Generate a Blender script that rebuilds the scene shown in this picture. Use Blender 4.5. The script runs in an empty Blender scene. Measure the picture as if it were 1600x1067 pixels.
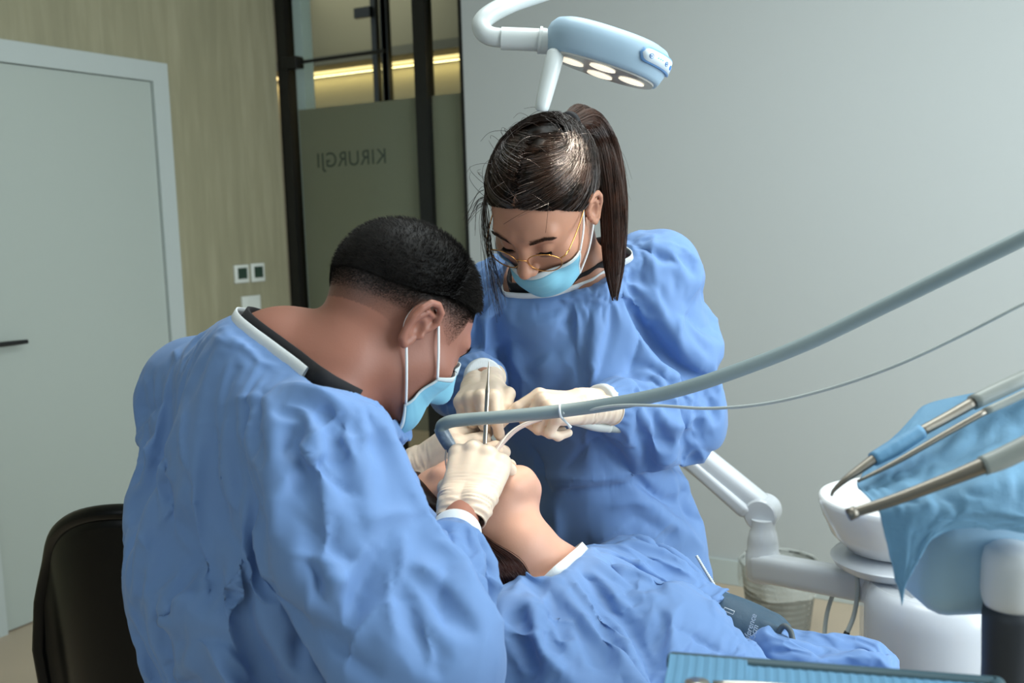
import bpy, bmesh, math, random
import numpy as np
from mathutils import Vector, Matrix, Euler, Quaternion

# ------------------------------------------------------------------ camera
F_PX = 1555.0
CAM_H = 1.45
YAW, PITCH, ROLL = math.radians(30), math.radians(7), math.radians(1.75)
_f0 = np.array([-math.sin(YAW), math.cos(YAW), 0.0])
_r0 = np.array([math.cos(YAW), math.sin(YAW), 0.0])
_u0 = np.array([0.0, 0.0, 1.0])
CF = _f0 * math.cos(PITCH) - _u0 * math.sin(PITCH)
_uc = _u0 * math.cos(PITCH) + _f0 * math.sin(PITCH)
CU = _uc * math.cos(ROLL) + _r0 * math.sin(ROLL)
CR = _r0 * math.cos(ROLL) - _uc * math.sin(ROLL)
CAM = np.array([0.0, 0.0, CAM_H])

def ray(px, py):
    return CR * ((px - 800) / F_PX) - CU * ((py - 533.5) / F_PX) + CF

def P(px, py, d):
    """the place in the room seen at pixel (px, py), d metres along the view"""
    return CAM + ray(px, py) * d

def PP(*pts):
    return [P(*p) for p in pts]

def on_plane(px, py, axis, v):
    r = ray(px, py)
    return CAM + r * ((v - CAM[axis]) / r[axis])

scn = bpy.context.scene
cd = bpy.data.cameras.new('camera')
cam = bpy.data.objects.new('camera', cd)
scn.collection.objects.link(cam)
cd.sensor_width = 36.0
cd.lens = 36.0 * F_PX / 1600.0
cam.matrix_world = Matrix(((CR[0], CU[0], -CF[0], CAM[0]), (CR[1], CU[1], -CF[1], CAM[1]), (CR[2], CU[2], -CF[2], CAM[2]), (0, 0, 0, 1)))
cd.dof.use_dof = True
cd.dof.focus_distance = 1.45
cd.dof.aperture_fstop = 5.6
cd.clip_start = 0.05
scn.camera = cam

# ------------------------------------------------------------------ world, light, exposure
world = bpy.data.worlds.new('world')
scn.world = world
world.use_nodes = True
_bg = world.node_tree.nodes['Background']
_bg.inputs[0].default_value = (0.80, 0.92, 1.0, 1)
_bg.inputs[1].default_value = 1.0

def area_light(name, loc, target, sx, sy, power, col):
    l = bpy.data.lights.new(name, 'AREA')
    l.shape = 'RECTANGLE'
    l.size, l.size_y, l.energy, l.color = sx, sy, power, col
    o = bpy.data.objects.new(name, l)
    scn.collection.objects.link(o)
    o.location = loc
    d = Vector(target) - Vector(loc)
    o.rotation_euler = d.to_track_quat('-Z', 'Y').to_euler()
    return o

# daylight through the two windows (beside and behind the photographer)
area_light('daylight_side_window', (2.06, 1.75, 1.78), (-3, 1.35, 0.9), 2.4, 1.85, 112, (0.90, 0.99, 1.03))
area_light('daylight_rear_window', (-0.9, -2.06, 1.75), (-0.9, 3, 0.8), 2.6, 1.9, 8, (0.90, 0.99, 1.03))
area_light('added_overhead_light', (-0.4, 1.7, 2.82), (-0.4, 1.7, 0), 1.2, 1.2, 34, (0.93, 1.0, 1.0))  # unseen overhead light without a fixture, added to brighten upward surfaces
scn.view_settings.view_transform = 'Standard'
scn.view_settings.look = 'None'
scn.view_settings.exposure = 0.0
scn.view_settings.gamma = 1.0
scn.view_settings.use_curve_mapping = False
scn.cycles.use_denoising = True
scn.cycles.max_bounces = 8
scn.cycles.transparent_max_bounces = 24
scn.cycles.sample_clamp_indirect = 6.0

random.seed(4)
rng = np.random.default_rng(4)

# ------------------------------------------------------------------ materials
def _srgb(c):
    return tuple(((v / 255.0) / 12.92 if v <= 10 else ((v / 255.0 + 0.055) / 1.055) ** 2.4) for v in c)

def mat(name, col, rough=0.5, metal=0.0, srgb=True, bump=None, var=None, trans=0.0, ior=1.45, sss=0.0, coat=0.0, sheen=0.0, alpha=1.0, emit=None, spec=0.5, aniso=0.0, translucent=0.0):
    """a Principled material; var = (scale, amount, stretch) colour variation, bump = [(scale, strength, distance, stretch, kind)]"""
    m = bpy.data.materials.new(name)
    m.use_nodes = True
    nt = m.node_tree
    b = nt.nodes['Principled BSDF']
    c = _srgb(col) if srgb else col
    b.inputs['Base Color'].default_value = (*c, 1)
    b.inputs['Roughness'].default_value = rough
    b.inputs['Metallic'].default_value = metal
    b.inputs['IOR'].default_value = ior
    b.inputs['Transmission Weight'].default_value = trans
    b.inputs['Specular IOR Level'].default_value = spec
    b.inputs['Alpha'].default_value = alpha
    if coat:
        b.inputs['Coat Weight'].default_value = coat
        b.inputs['Coat Roughness'].default_value = 0.08
    if sheen:
        b.inputs['Sheen Weight'].default_value = sheen
    if sss:
        b.inputs['Subsurface Weight'].default_value = sss
        b.inputs['Subsurface Radius'].default_value = (1.0, 0.35, 0.2)
        b.inputs['Subsurface Scale'].default_value = 0.012
    if aniso:
        b.inputs['Anisotropic'].default_value = aniso
    if emit:
        b.inputs['Emission Color'].default_value = (*emit[0], 1)
        b.inputs['Emission Strength'].default_value = emit[1]
    tc = nt.nodes.new('ShaderNodeTexCoord')
    if var:
        sc, amt, st = var
        mp = nt.nodes.new('ShaderNodeMapping')
        mp.inputs['Scale'].default_value = st
        nt.links.new(tc.outputs['Object'], mp.inputs[0])
        n = nt.nodes.new('ShaderNodeTexNoise')
        n.inputs['Scale'].default_value = sc
        n.inputs['Detail'].default_value = 5
        nt.links.new(mp.outputs[0], n.inputs['Vector'])
        r = nt.nodes.new('ShaderNodeMapRange')
        r.inputs[1].default_value, r.inputs[2].default_value = 0.25, 0.75
        r.inputs[3].default_value, r.inputs[4].default_value = 1 - amt, 1 + amt
        nt.links.new(n.outputs[0], r.inputs[0])
        mx = nt.nodes.new('ShaderNodeMix')
        mx.data_type = 'RGBA'
        mx.blend_type = 'MULTIPLY'
        mx.inputs[0].default_value = 1
        mx.inputs[6].default_value = (*c, 1)
        nt.links.new(r.outputs[0], mx.inputs[7])
        nt.links.new(mx.outputs[2], b.inputs['Base Color'])
    prev = None
    for (sc, stg, dist, st, kind) in (bump or []):
        mp = nt.nodes.new('ShaderNodeMapping')
        mp.inputs['Scale'].default_value = st
        nt.links.new(tc.outputs['Object'], mp.inputs[0])
        if kind == 'noise':
            n = nt.nodes.new('ShaderNodeTexNoise')
            n.inputs['Detail'].default_value = 4
            out = n.outputs[0]
        elif kind == 'ridge':
            n = nt.nodes.new('ShaderNodeTexNoise')
            n.noise_type = 'RIDGED_MULTIFRACTAL'
            n.inputs['Detail'].default_value = 2.5
            n.inputs['Distortion'].default_value = 0.3
            out = n.outputs[0]
        else:
            n = nt.nodes.new('ShaderNodeTexVoronoi')
            if kind == 'crease':
                n.feature = 'DISTANCE_TO_EDGE'
            out = n.outputs['Distance']
        n.inputs['Scale'].default_value = sc
        nt.links.new(mp.outputs[0], n.inputs['Vector'])
        bp = nt.nodes.new('ShaderNodeBump')
        bp.inputs['Strength'].default_value = stg
        bp.inputs['Distance'].default_value = dist
        nt.links.new(out, bp.inputs['Height'])
        if prev:
            nt.links.new(prev.outputs[0], bp.inputs['Normal'])
        prev = bp
    if prev:
        nt.links.new(prev.outputs[0], b.inputs['Normal'])
    if translucent:
        t = nt.nodes.new('ShaderNodeBsdfTranslucent')
        t.inputs[0].default_value = (*c, 1)
        if prev:
            nt.links.new(prev.outputs[0], t.inputs['Normal'])
        ms = nt.nodes.new('ShaderNodeMixShader')
        ms.inputs[0].default_value = translucent
        nt.links.new(b.outputs[0], ms.inputs[1])
        nt.links.new(t.outputs[0], ms.inputs[2])
        nt.links.new(ms.outputs[0], nt.nodes['Material Output'].inputs[0])
    return m

# ------------------------------------------------------------------ object helpers
def link(o):
    scn.collection.objects.link(o)
    return o

def setp(o, label=None, cat=None, group=None, kind=None):
    for k, v in (('label', label), ('category', cat), ('group', group), ('kind', kind)):
        if v:
            o[k] = v
    return o

def thing(name, loc, label, cat, group=None):
    o = link(bpy.data.objects.new(name, None))
    o.empty_display_size = 0.05
    o.location = Vector(loc)
    return setp(o, label, cat, group)

def base_of(o):
    v = Vector((0, 0, 0))
    while o is not None:
        v = v + o.location
        o = o.parent
    return v

def put(name, verts, faces, m, parent=None, smooth=True, kind=None, origin=None):
    """one mesh object from world-space vertices; its origin is its own middle unless given"""
    v = np.asarray(verts, dtype=np.float64).reshape(-1, 3)
    og = np.asarray(origin if origin is not None else (v.min(0) + v.max(0)) / 2, dtype=float)
    me = bpy.data.meshes.new(name)
    me.from_pydata((v - og).tolist(), [], faces if isinstance(faces, list) else faces.tolist())
    me.update()
    o = link(bpy.data.objects.new(name, me))
    if m is not None:
        me.materials.append(m)
    if smooth:
        me.polygons.foreach_set('use_smooth', np.ones(len(me.polygons), dtype=bool))
    if parent is not None:
        o.parent = parent
        o.location = Vector(og) - base_of(parent)
    else:
        o.location = Vector(og)
    if kind:
        o['kind'] = kind
    return o

class MB:
    """collects shapes into one mesh"""
    def __init__(s):
        s.v, s.f = [], []
    def add(s, v, f):
        n = len(s.v)
        s.v.extend([tuple(map(float, q)) for q in v])
        s.f.extend([tuple(int(i) + n for i in q) for q in f])
        return s
    def build(s, name, m, parent=None, smooth=True, kind=None, origin=None, auto=None):
        o = put(name, s.v, s.f, m, parent, smooth, kind, origin)
        if auto:
            sharp(o, auto)
        return o
    def tube(s, *a, **k):
        return s.add(*tube(*a, **k))
    def box(s, *a, **k):
        return s.add(*box(*a, **k))
    def lathe(s, *a, **k):
        return s.add(*lathe(*a, **k))

def sharp(o, deg=35):
    bm = bmesh.new()
    bm.from_mesh(o.data)
    for e in bm.edges:
        if len(e.link_faces) == 2 and e.calc_face_angle(0) > math.radians(deg):
            e.smooth = False
    bm.to_mesh(o.data)
    bm.free()
    return o

def frame_of(zdir, xhint=None):
    z = np.asarray(zdir, float)
    z = z / np.linalg.norm(z)
    h = np.asarray(xhint if xhint is not None else ((1, 0, 0) if abs(z[0]) < 0.9 else (0, 1, 0)), float)
    x = h - z * (h @ z)
    x = x / np.linalg.norm(x)
    return np.array([x, np.cross(z, x), z])

def spline(pts, n):
    """Catmull-Rom through the points, n samples, any dimension"""
    p = np.asarray(pts, float)
    if len(p) < 3:
        t = np.linspace(0, 1, n)[:, None]
        return p[0] * (1 - t) + p[-1] * t
    p = np.vstack([2 * p[0] - p[1], p, 2 * p[-1] - p[-2]])
    m = len(p) - 3
    out = []
    for u in np.linspace(0, m - 1e-9, n):
        i = int(u)
        t = u - i
        a, b, c, d = p[i:i + 4]
        out.append(0.5 * (2 * b + (c - a) * t + (2 * a - 5 * b + 4 * c - d) * t * t + (3 * b - a - 3 * c + d) * t ** 3))
    return np.array(out)

def tube(pts, rad, n=14, sub=0, cap=True, flat=1.0, xhint=None):
    """swept tube; rad one radius or one per point; flat squashes the second axis"""
    p = np.asarray(pts, float)
    r = np.broadcast_to(np.asarray(rad, float), (len(p),)).copy()
    if sub:
        q = spline(np.column_stack([p, r]), sub)
        p, r = q[:, :3], q[:, 3]
    t = np.gradient(p, axis=0)
    t /= np.linalg.norm(t, axis=1)[:, None] + 1e-12
    fr = frame_of(t[0], xhint)
    x = fr[0]
    v, f = [], []
    ang = np.linspace(0, 2 * math.pi, n, endpoint=False)
    for i in range(len(p)):
        x = x - t[i] * (x @ t[i])
        x /= np.linalg.norm(x) + 1e-12
        y = np.cross(t[i], x)
        for a in ang:
            v.append(p[i] + r[i] * (math.cos(a) * x + flat * math.sin(a) * y))
    for i in range(len(p) - 1):
        for j in range(n):
            k = (j + 1) % n
            f.append((i * n + j, i * n + k, (i + 1) * n + k, (i + 1) * n + j))
    if cap:
        f.append(tuple(range(n))[::-1])
        f.append(tuple(range((len(p) - 1) * n, len(p) * n)))
    return np.array(v), f

def lathe(profile, base, axis=(0, 0, 1), n=40, xhint=None, cap=True):
    """profile = [(radius, height)] turned round the axis from base"""
    fr = frame_of(axis, xhint)
    b = np.asarray(base, float)
    v, f = [], []
    for (r, h) in profile:
        for a in np.linspace(0, 2 * math.pi, n, endpoint=False):
            v.append(b + fr[2] * h + r * (math.cos(a) * fr[0] + math.sin(a) * fr[1]))
    for i in range(len(profile) - 1):
        for j in range(n):
            k = (j + 1) % n
            f.append((i * n + j, i * n + k, (i + 1) * n + k, (i + 1) * n + j))
    if cap:
        if profile[0][0] > 1e-6:
            f.append(tuple(range(n))[::-1])
        if profile[-1][0] > 1e-6:
            f.append(tuple(range((len(profile) - 1) * n, len(profile) * n)))
    return np.array(v), f

def box(c, size, bevel=0.0, R=None, seg=2):
    """box at centre c, full sizes, optional 3x3 rows-are-axes rotation"""
    bm = bmesh.new()
    bmesh.ops.create_cube(bm, size=1.0)
    for v in bm.verts:
        v.co = Vector((v.co.x * size[0], v.co.y * size[1], v.co.z * size[2]))
    if bevel:
        bmesh.ops.bevel(bm, geom=bm.edges[:], offset=bevel, segments=seg, profile=0.5, affect='EDGES')
    bm.verts.index_update()
    vs = np.array([v.co[:] for v in bm.verts])
    fs = [tuple(v.index for v in f.verts) for f in bm.faces]
    bm.free()
    if R is not None:
        vs = vs @ np.asarray(R)
    return vs + np.asarray(c, float), fs

def prism(poly, h, origin, R, bevel=0.0):
    """polygon (x, y) in the frame R extruded from 0 to h along its third axis"""
    bm = bmesh.new()
    a = [bm.verts.new((x, y, 0)) for x, y in poly]
    f = bm.faces.new(a)
    r = bmesh.ops.extrude_face_region(bm, geom=[f])
    for e in r['geom']:
        if isinstance(e, bmesh.types.BMVert):
            e.co.z += h
    bmesh.ops.recalc_face_normals(bm, faces=bm.faces[:])
    if bevel:
        bmesh.ops.bevel(bm, geom=bm.edges[:], offset=bevel, segments=2, profile=0.5, affect='EDGES')
    bm.verts.index_update()
    vs = np.array([v.co[:] for v in bm.verts])
    fs = [tuple(v.index for v in g.verts) for g in bm.faces]
    bm.free()
    return vs @ np.asarray(R) + np.asarray(origin, float), fs

def text_mesh(body, size, origin, R, m, name, parent=None, extrude=0.0002, align='LEFT', spacing=1.0):
    """lettering as real flat mesh letters, x along R[0], up along R[1]"""
    cu = bpy.data.curves.new('lettering', 'FONT')
    cu.body, cu.size, cu.extrude, cu.align_x, cu.space_character = body, size, extrude, align, spacing
    tmp = link(bpy.data.objects.new('lettering_source', cu))
    bpy.context.view_layer.update()
    dg = bpy.context.evaluated_depsgraph_get()
    me = bpy.data.meshes.new_from_object(tmp.evaluated_get(dg))
    v = np.array([q.co[:] for q in me.vertices])
    f = [tuple(q.vertices) for q in me.polygons]
    bpy.data.objects.remove(tmp)
    bpy.data.meshes.remove(me)
    return put(name, v @ np.asarray(R) + np.asarray(origin), f, m, parent, smooth=False)

# ------------------------------------------------------------------ sculpting: signed distances and surface nets
def nrm(v):
    v = np.asarray(v, float)
    return v / (np.linalg.norm(v) + 1e-12)

def rcone(p, a, b, ra, rb):
    """rounded cone from a (radius ra) to b (radius rb)"""
    a, b = np.asarray(a, np.float32), np.asarray(b, np.float32)
    ba = b - a
    l = float(np.sqrt(ba @ ba)) + 1e-9
    u = ba / l
    q = p - a
    y = q @ u
    x = np.sqrt(np.maximum((q * q).sum(-1) - y * y, 0))
    k = (ra - rb) / l
    k = max(-0.999, min(0.999, k))
    c = math.sqrt(1 - k * k)
    s = y * c - x * k   # foot along the slanted side
    mid = x * c + y * k - ra
    d0 = np.sqrt(x * x + y * y) - ra
    d1 = np.sqrt(x * x + (y - l) ** 2) - rb
    return np.where(s < 0, d0, np.where(s > l * c, d1, mid))

def ell(p, c, r, R=None):
    q = p - np.asarray(c, np.float32)
    if R is not None:
        q = q @ np.asarray(R, np.float32).T
    r = np.asarray(r, np.float32)
    k0 = np.sqrt(((q / r) ** 2).sum(-1))
    k1 = np.sqrt(((q / (r * r)) ** 2).sum(-1)) + 1e-9
    return k0 * (k0 - 1) / k1

def sph(p, c, r):
    q = p - np.asarray(c, np.float32)
    return np.sqrt((q * q).sum(-1)) - r

def smin(a, b, k):
    h = np.maximum(k - np.abs(a - b), 0) / k
    return np.minimum(a, b) - h * h * k * 0.25

def smax(a, b, k):
    return -smin(-a, -b, k)

def chain(p, pts, rad, k=0.0):
    """rounded cones through the points"""
    d = None
    for i in range(len(pts) - 1):
        e = rcone(p, pts[i], pts[i + 1], rad[i], rad[i + 1])
        d = e if d is None else (smin(d, e, k) if k else np.minimum(d, e))
    return d

def nets(fn, lo, hi, h, block=6):
    """naive surface nets over fn; coarse blocks far from the surface are skipped"""
    lo, hi = np.asarray(lo, float), np.asarray(hi, float)
    nb = np.ceil((hi - lo) / (h * block)).astype(int)
    n = nb * block
    cen = [lo[i] + (np.arange(nb[i]) + 0.5) * block * h for i in range(3)]
    G = np.stack(np.meshgrid(*cen, indexing='ij'), -1).reshape(-1, 3).astype(np.float32)
    D = fn(G)
    act = np.abs(D) < block * h * 1.25
    full = np.repeat(np.repeat(np.repeat(np.where(D > 0, 1.0, -1.0).astype(np.float32).reshape(nb), block, 0), block, 1), block, 2)
    bi = np.argwhere(act.reshape(nb))
    off = np.stack(np.meshgrid(*[np.arange(block)] * 3, indexing='ij'), -1).reshape(-1, 3)
    step = 3000
    for s in range(0, len(bi), step):
        idx = (bi[s:s + step, None, :] * block + off[None]).reshape(-1, 3)
        pts = (lo + (idx + 0.5) * h).astype(np.float32)
        full[idx[:, 0], idx[:, 1], idx[:, 2]] = fn(pts)
    ins = full < 0
    cnt = np.zeros(np.array(full.shape) - 1, np.int8)
    cs = [(i, j, k) for i in (0, 1) for j in (0, 1) for k in (0, 1)]
    sl = lambda c: tuple(slice(c[i], full.shape[i] - 1 + c[i]) for i in range(3))
    for c in cs:
        cnt += ins[sl(c)]
    cells = np.argwhere((cnt > 0) & (cnt < 8))
    ids = -np.ones(cnt.shape, np.int64)
    ids[tuple(cells.T)] = np.arange(len(cells))
    acc = np.zeros((len(cells), 3))
    num = np.zeros(len(cells))
    for a in cs:
        for ax in range(3):
            if a[ax] == 1:
                continue
            b = list(a)
            b[ax] = 1
            va = full[tuple((cells + a).T)]
            vb = full[tuple((cells + b).T)]
            cr = (va < 0) != (vb < 0)
            t = np.where(cr, va / np.where(cr, va - vb, 1), 0)
            pt = np.tile(np.array(a, float), (len(cells), 1))
            pt[:, ax] += t
            acc += pt * cr[:, None]
            num += cr
    V = lo + (cells + acc / num[:, None] + 0.5) * h
    quads = []
    for ax in range(3):
        u, w = (ax + 1) % 3, (ax + 2) % 3
        s0 = [slice(1, -1)] * 3
        s1 = [slice(1, -1)] * 3
        s0[ax] = slice(0, -1)
        s1[ax] = slice(1, None)
        A, B = ins[tuple(s0)], ins[tuple(s1)]
        e = np.argwhere(A != B)
        if not len(e):
            continue
        fl = A[tuple(e.T)]
        g = e + 1
        g[:, ax] -= 1
        def cid(du, dw):
            q = g.copy()
            q[:, u] -= du
            q[:, w] -= dw
            return ids[tuple(q.T)]
        q = np.stack([cid(0, 0), cid(1, 0), cid(1, 1), cid(0, 1)], 1)
        q[~fl] = q[~fl][:, ::-1]
        quads.append(q)
    Q = np.concatenate(quads)
    Q = Q[(Q >= 0).all(1)]
    return V, Q

def grad(fn, p, e=0.0015):
    p = p.astype(np.float32)
    g = np.stack([fn(p + np.array(o, np.float32) * e) - fn(p - np.array(o, np.float32) * e) for o in ((1, 0, 0), (0, 1, 0), (0, 0, 1))], -1)
    return g / (np.linalg.norm(g, axis=1)[:, None] + 1e-9)

def project(fn, V, it=2):
    for _ in range(it):
        V = V - grad(fn, V) * fn(V.astype(np.float32))[:, None]
    return V

def adjacency(n, Q):
    """edge list of a face array"""
    k = Q.shape[1]
    e = np.concatenate([Q[:, [i, (i + 1) % k]] for i in range(k)])
    return np.unique(np.sort(e, 1), axis=0)

def relax(V, Q, it=3, w=0.5, keep=None):
    e = adjacency(len(V), Q)
    deg = np.bincount(e.ravel(), minlength=len(V))[:, None] + 1e-9
    for _ in range(it):
        a = np.zeros_like(V)
        np.add.at(a, e[:, 0], V[e[:, 1]])
        np.add.at(a, e[:, 1], V[e[:, 0]])
        N = V + (a / deg - V) * w
        if keep is not None:
            N[keep] = V[keep]
        V = N
    return V

def clean(V, Q):
    used = np.unique(Q)
    mp = -np.ones(len(V), np.int64)
    mp[used] = np.arange(len(used))
    return V[used], mp[Q]

def normals(V, Q):
    n = np.zeros_like(V)
    fn_ = np.cross(V[Q[:, 2]] - V[Q[:, 0]], V[Q[:, -1]] - V[Q[:, 1]])
    for i in range(Q.shape[1]):
        np.add.at(n, Q[:, i], fn_)
    return n / (np.linalg.norm(n, axis=1)[:, None] + 1e-12)

def vnoise(p, scale, seed=0):
    """smooth value noise -1..1 on points"""
    q = np.asarray(p) * scale + seed * 17.13
    i = np.floor(q).astype(np.int64)
    f = q - i
    f = f * f * (3 - 2 * f)
    def hsh(a, b, c):
        n = (a * 374761393 + b * 668265263 + c * 2147483647 + seed * 1013904223) & 0xFFFFFFFF
        n = ((n ^ (n >> 13)) * 1274126177) & 0xFFFFFFFF
        n = n ^ (n >> 16)
        return (n & 0xFFFF) / 32767.5 - 1.0
    out = 0
    for a in (0, 1):
        for b in (0, 1):
            for c in (0, 1):
                w = (f[:, 0] if a else 1 - f[:, 0]) * (f[:, 1] if b else 1 - f[:, 1]) * (f[:, 2] if c else 1 - f[:, 2])
                out = out + w * hsh(i[:, 0] + a, i[:, 1] + b, i[:, 2] + c)
    return out

def strands(name, lines, r0, r1, m, parent=None, tint=None):
    """many tapered hair strands (n, k, 3) as one triangular-tube mesh"""
    L = np.asarray(lines, float)
    n, k, _ = L.shape
    t = np.gradient(L, axis=1)
    t /= np.linalg.norm(t, axis=2)[..., None] + 1e-12
    h = np.array([0.31, 0.52, 0.79])
    x = np.cross(t, h)
    x /= np.linalg.norm(x, axis=2)[..., None] + 1e-9
    y = np.cross(t, x)
    rr = np.linspace(r0, r1, k)[None, :, None]
    ring = np.stack([L + rr * (math.cos(a) * x + math.sin(a) * y) for a in (0, 2.094, 4.189)], 2)
    V = ring.reshape(-1, 3)
    b = (np.arange(n) * k * 3)[:, None, None] + (np.arange(k - 1) * 3)[None, :, None]
    fs = []
    for j in range(3):
        j2 = (j + 1) % 3
        fs.append(np.stack([b[..., 0] + j, b[..., 0] + j2, b[..., 0] + 3 + j2, b[..., 0] + 3 + j], -1).reshape(-1, 4))
    o = put(name, V, np.concatenate(fs), m, parent)
    at = o.data.attributes.new('tint', 'FLOAT', 'POINT')
    at.data.foreach_set('value', np.repeat(np.random.default_rng(n).uniform(0, 1, n) if tint is None else tint, k * 3).astype(np.float32))
    return o

# ================================================================== THE ROOM
XL, YB, XR, YF, ZC = -3.379, 3.681, 2.0, -2.0, 2.85
M_white_wall = mat('white_wall_paint', (178, 184, 184), 0.75, bump=[(180, 0.06, 0.002, (1, 1, 1), 'noise')])
M_ceiling = mat('ceiling_paint', (222, 224, 218), 0.85)
M_trim = mat('white_lacquer_trim', (180, 190, 188), 0.45)
M_door = mat('white_lacquer_door', (170, 180, 174), 0.42)
M_black = mat('black_frame_metal', (16, 17, 16), 0.4)
M_blackplastic = mat('black_plastic', (20, 21, 22), 0.35)
M_floor = mat('beige_floor', (186, 170, 148), 0.35, var=(3.0, 0.06, (1, 1, 1)))

def travertine():
    m = mat('vein_cut_travertine', (150, 140, 112), 0.5)
    nt = m.node_tree
    b = nt.nodes['Principled BSDF']
    tc = nt.nodes.new('ShaderNodeTexCoord')
    def noise(scale, st, det=6, dist=0.0):
        mp = nt.nodes.new('ShaderNodeMapping')
        mp.inputs['Scale'].default_value = st
        nt.links.new(tc.outputs['Object'], mp.inputs[0])
        n = nt.nodes.new('ShaderNodeTexNoise')
        n.inputs['Scale'].default_value, n.inputs['Detail'].default_value, n.inputs['Distortion'].default_value = scale, det, dist
        nt.links.new(mp.outputs[0], n.inputs['Vector'])
        return n
    n1 = noise(9, (1, 1, 0.07), 8, 0.6)
    n2 = noise(30, (1, 1, 0.10), 6, 0.4)
    n3 = noise(2.2, (1, 1, 0.35), 3)
    r = nt.nodes.new('ShaderNodeValToRGB')
    e = r.color_ramp.elements
    e[0].position, e[0].color = 0.30, (*_srgb((132, 130, 106)), 1)
    e[1].position, e[1].color = 0.72, (*_srgb((166, 162, 136)), 1)
    x = r.color_ramp.elements.new(0.52)
    x.color = (*_srgb((147, 144, 118)), 1)
    ad = nt.nodes.new('ShaderNodeMath'); ad.operation = 'MULTIPLY_ADD'
    ad.inputs[1].default_value = 0.35
    ml = nt.nodes.new('ShaderNodeMath'); ml.operation = 'MULTIPLY'; ml.inputs[1].default_value = 0.45
    ad2 = nt.nodes.new('ShaderNodeMath'); ad2.operation = 'MULTIPLY_ADD'; ad2.inputs[1].default_value = 0.22
    nt.links.new(n1.outputs[0], ml.inputs[0])
    nt.links.new(n2.outputs[0], ad.inputs[0]); nt.links.new(ml.outputs[0], ad.inputs[2])
    nt.links.new(n3.outputs[0], ad2.inputs[0]); nt.links.new(ad.outputs[0], ad2.inputs[2])
    nt.links.new(ad2.outputs[0], r.inputs[0])
    nt.links.new(r.outputs[0], b.inputs['Base Color'])
    bp = nt.nodes.new('ShaderNodeBump'); bp.inputs['Strength'].default_value = 0.12; bp.inputs['Distance'].default_value = 0.004
    nt.links.new(n2.outputs[0], bp.inputs['Height']); nt.links.new(bp.outputs[0], b.inputs['Normal'])
    return m
M_trav = travertine()

def struct(name, boxes, m, parent=None, bevel=0.0):
    b = MB()
    for (x0, y0, z0, x1, y1, z1) in boxes:
        b.box(((x0 + x1) / 2, (y0 + y1) / 2, (z0 + z1) / 2), (x1 - x0, y1 - y0, z1 - z0), bevel)
    o = b.build(name, m, parent, smooth=False)
    if parent is None:
        o['kind'] = 'structure'
    return o

DY0, DY1, DZ = 2.085, 2.932, 2.062          # doorway in the stone wall
struct('floor', [(XL - 3.2, YF - 0.1, -0.1, XR + 0.1, 8.2, 0.0)], M_floor)
struct('ceiling', [(XL - 0.1, YF - 0.1, ZC, XR + 0.1, YB + 0.12, ZC + 0.1)], M_ceiling)
struct('wall_left', [(XL - 0.12, YF - 0.1, 0, XL, DY0 - 0.003, ZC), (XL - 0.12, DY1 + 0.003, 0, XL, YB, ZC), (XL - 0.12, DY0 - 0.003, DZ + 0.003, XL, DY1 + 0.003, ZC)], M_trav)
GX1 = -2.324
struct('wall_back', [(GX1, YB, 0, XR + 0.1, YB + 0.12, ZC), (XL - 0.12, YB, 2.74, GX1, YB + 0.12, ZC)], M_white_wall)
WY0, WY1, WZ0, WZ1 = 0.5, 3.0, 0.80, 2.72
struct('wall_right', [(XR, YF - 0.1, 0, XR + 0.12, WY0, ZC), (XR, WY1, 0, XR + 0.12, YB, ZC), (XR, WY0, 0, XR + 0.12, WY1, WZ0), (XR, WY0, WZ1, XR + 0.12, WY1, ZC)], M_white_wall)
VX0, VX1 = -2.2, 0.4
struct('wall_front', [(XL - 0.12, YF - 0.12, 0, VX0, YF, ZC), (VX1, YF - 0.12, 0, XR, YF, ZC), (VX0, YF - 0.12, 0, VX1, YF, WZ0), (VX0, YF - 0.12, WZ1, VX1, YF, ZC)], M_white_wall)
struct('baseboard_back', [(GX1, YB - 0.014, 0, XR, YB, 0.10)], M_trim, bevel=0.002)
struct('baseboard_right', [(XR - 0.014, YF, 0, XR, YB - 0.014, 0.10)], M_trim, bevel=0.002)
struct('window_1', [(XR + 0.02, WY0, WZ0, XR + 0.08, WY0 + 0.06, WZ1), (XR + 0.02, WY1 - 0.06, WZ0, XR + 0.08, WY1, WZ1), (XR + 0.02, WY0, WZ0, XR + 0.08, WY1, WZ0 + 0.06), (XR + 0.02, WY0, WZ1 - 0.06, XR + 0.08, WY1, WZ1), (XR + 0.02, 1.72, WZ0, XR + 0.08, 1.78, WZ1)], M_trim)
struct('window_2', [(VX0, YF - 0.08, WZ0, VX0 + 0.06, YF - 0.02, WZ1), (VX1 - 0.06, YF - 0.08, WZ0, VX1, YF - 0.02, WZ1), (VX0, YF - 0.08, WZ0, VX1, YF - 0.02, WZ0 + 0.06), (VX0, YF - 0.08, WZ1 - 0.06, VX1, YF - 0.02, WZ1)], M_trim)

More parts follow.
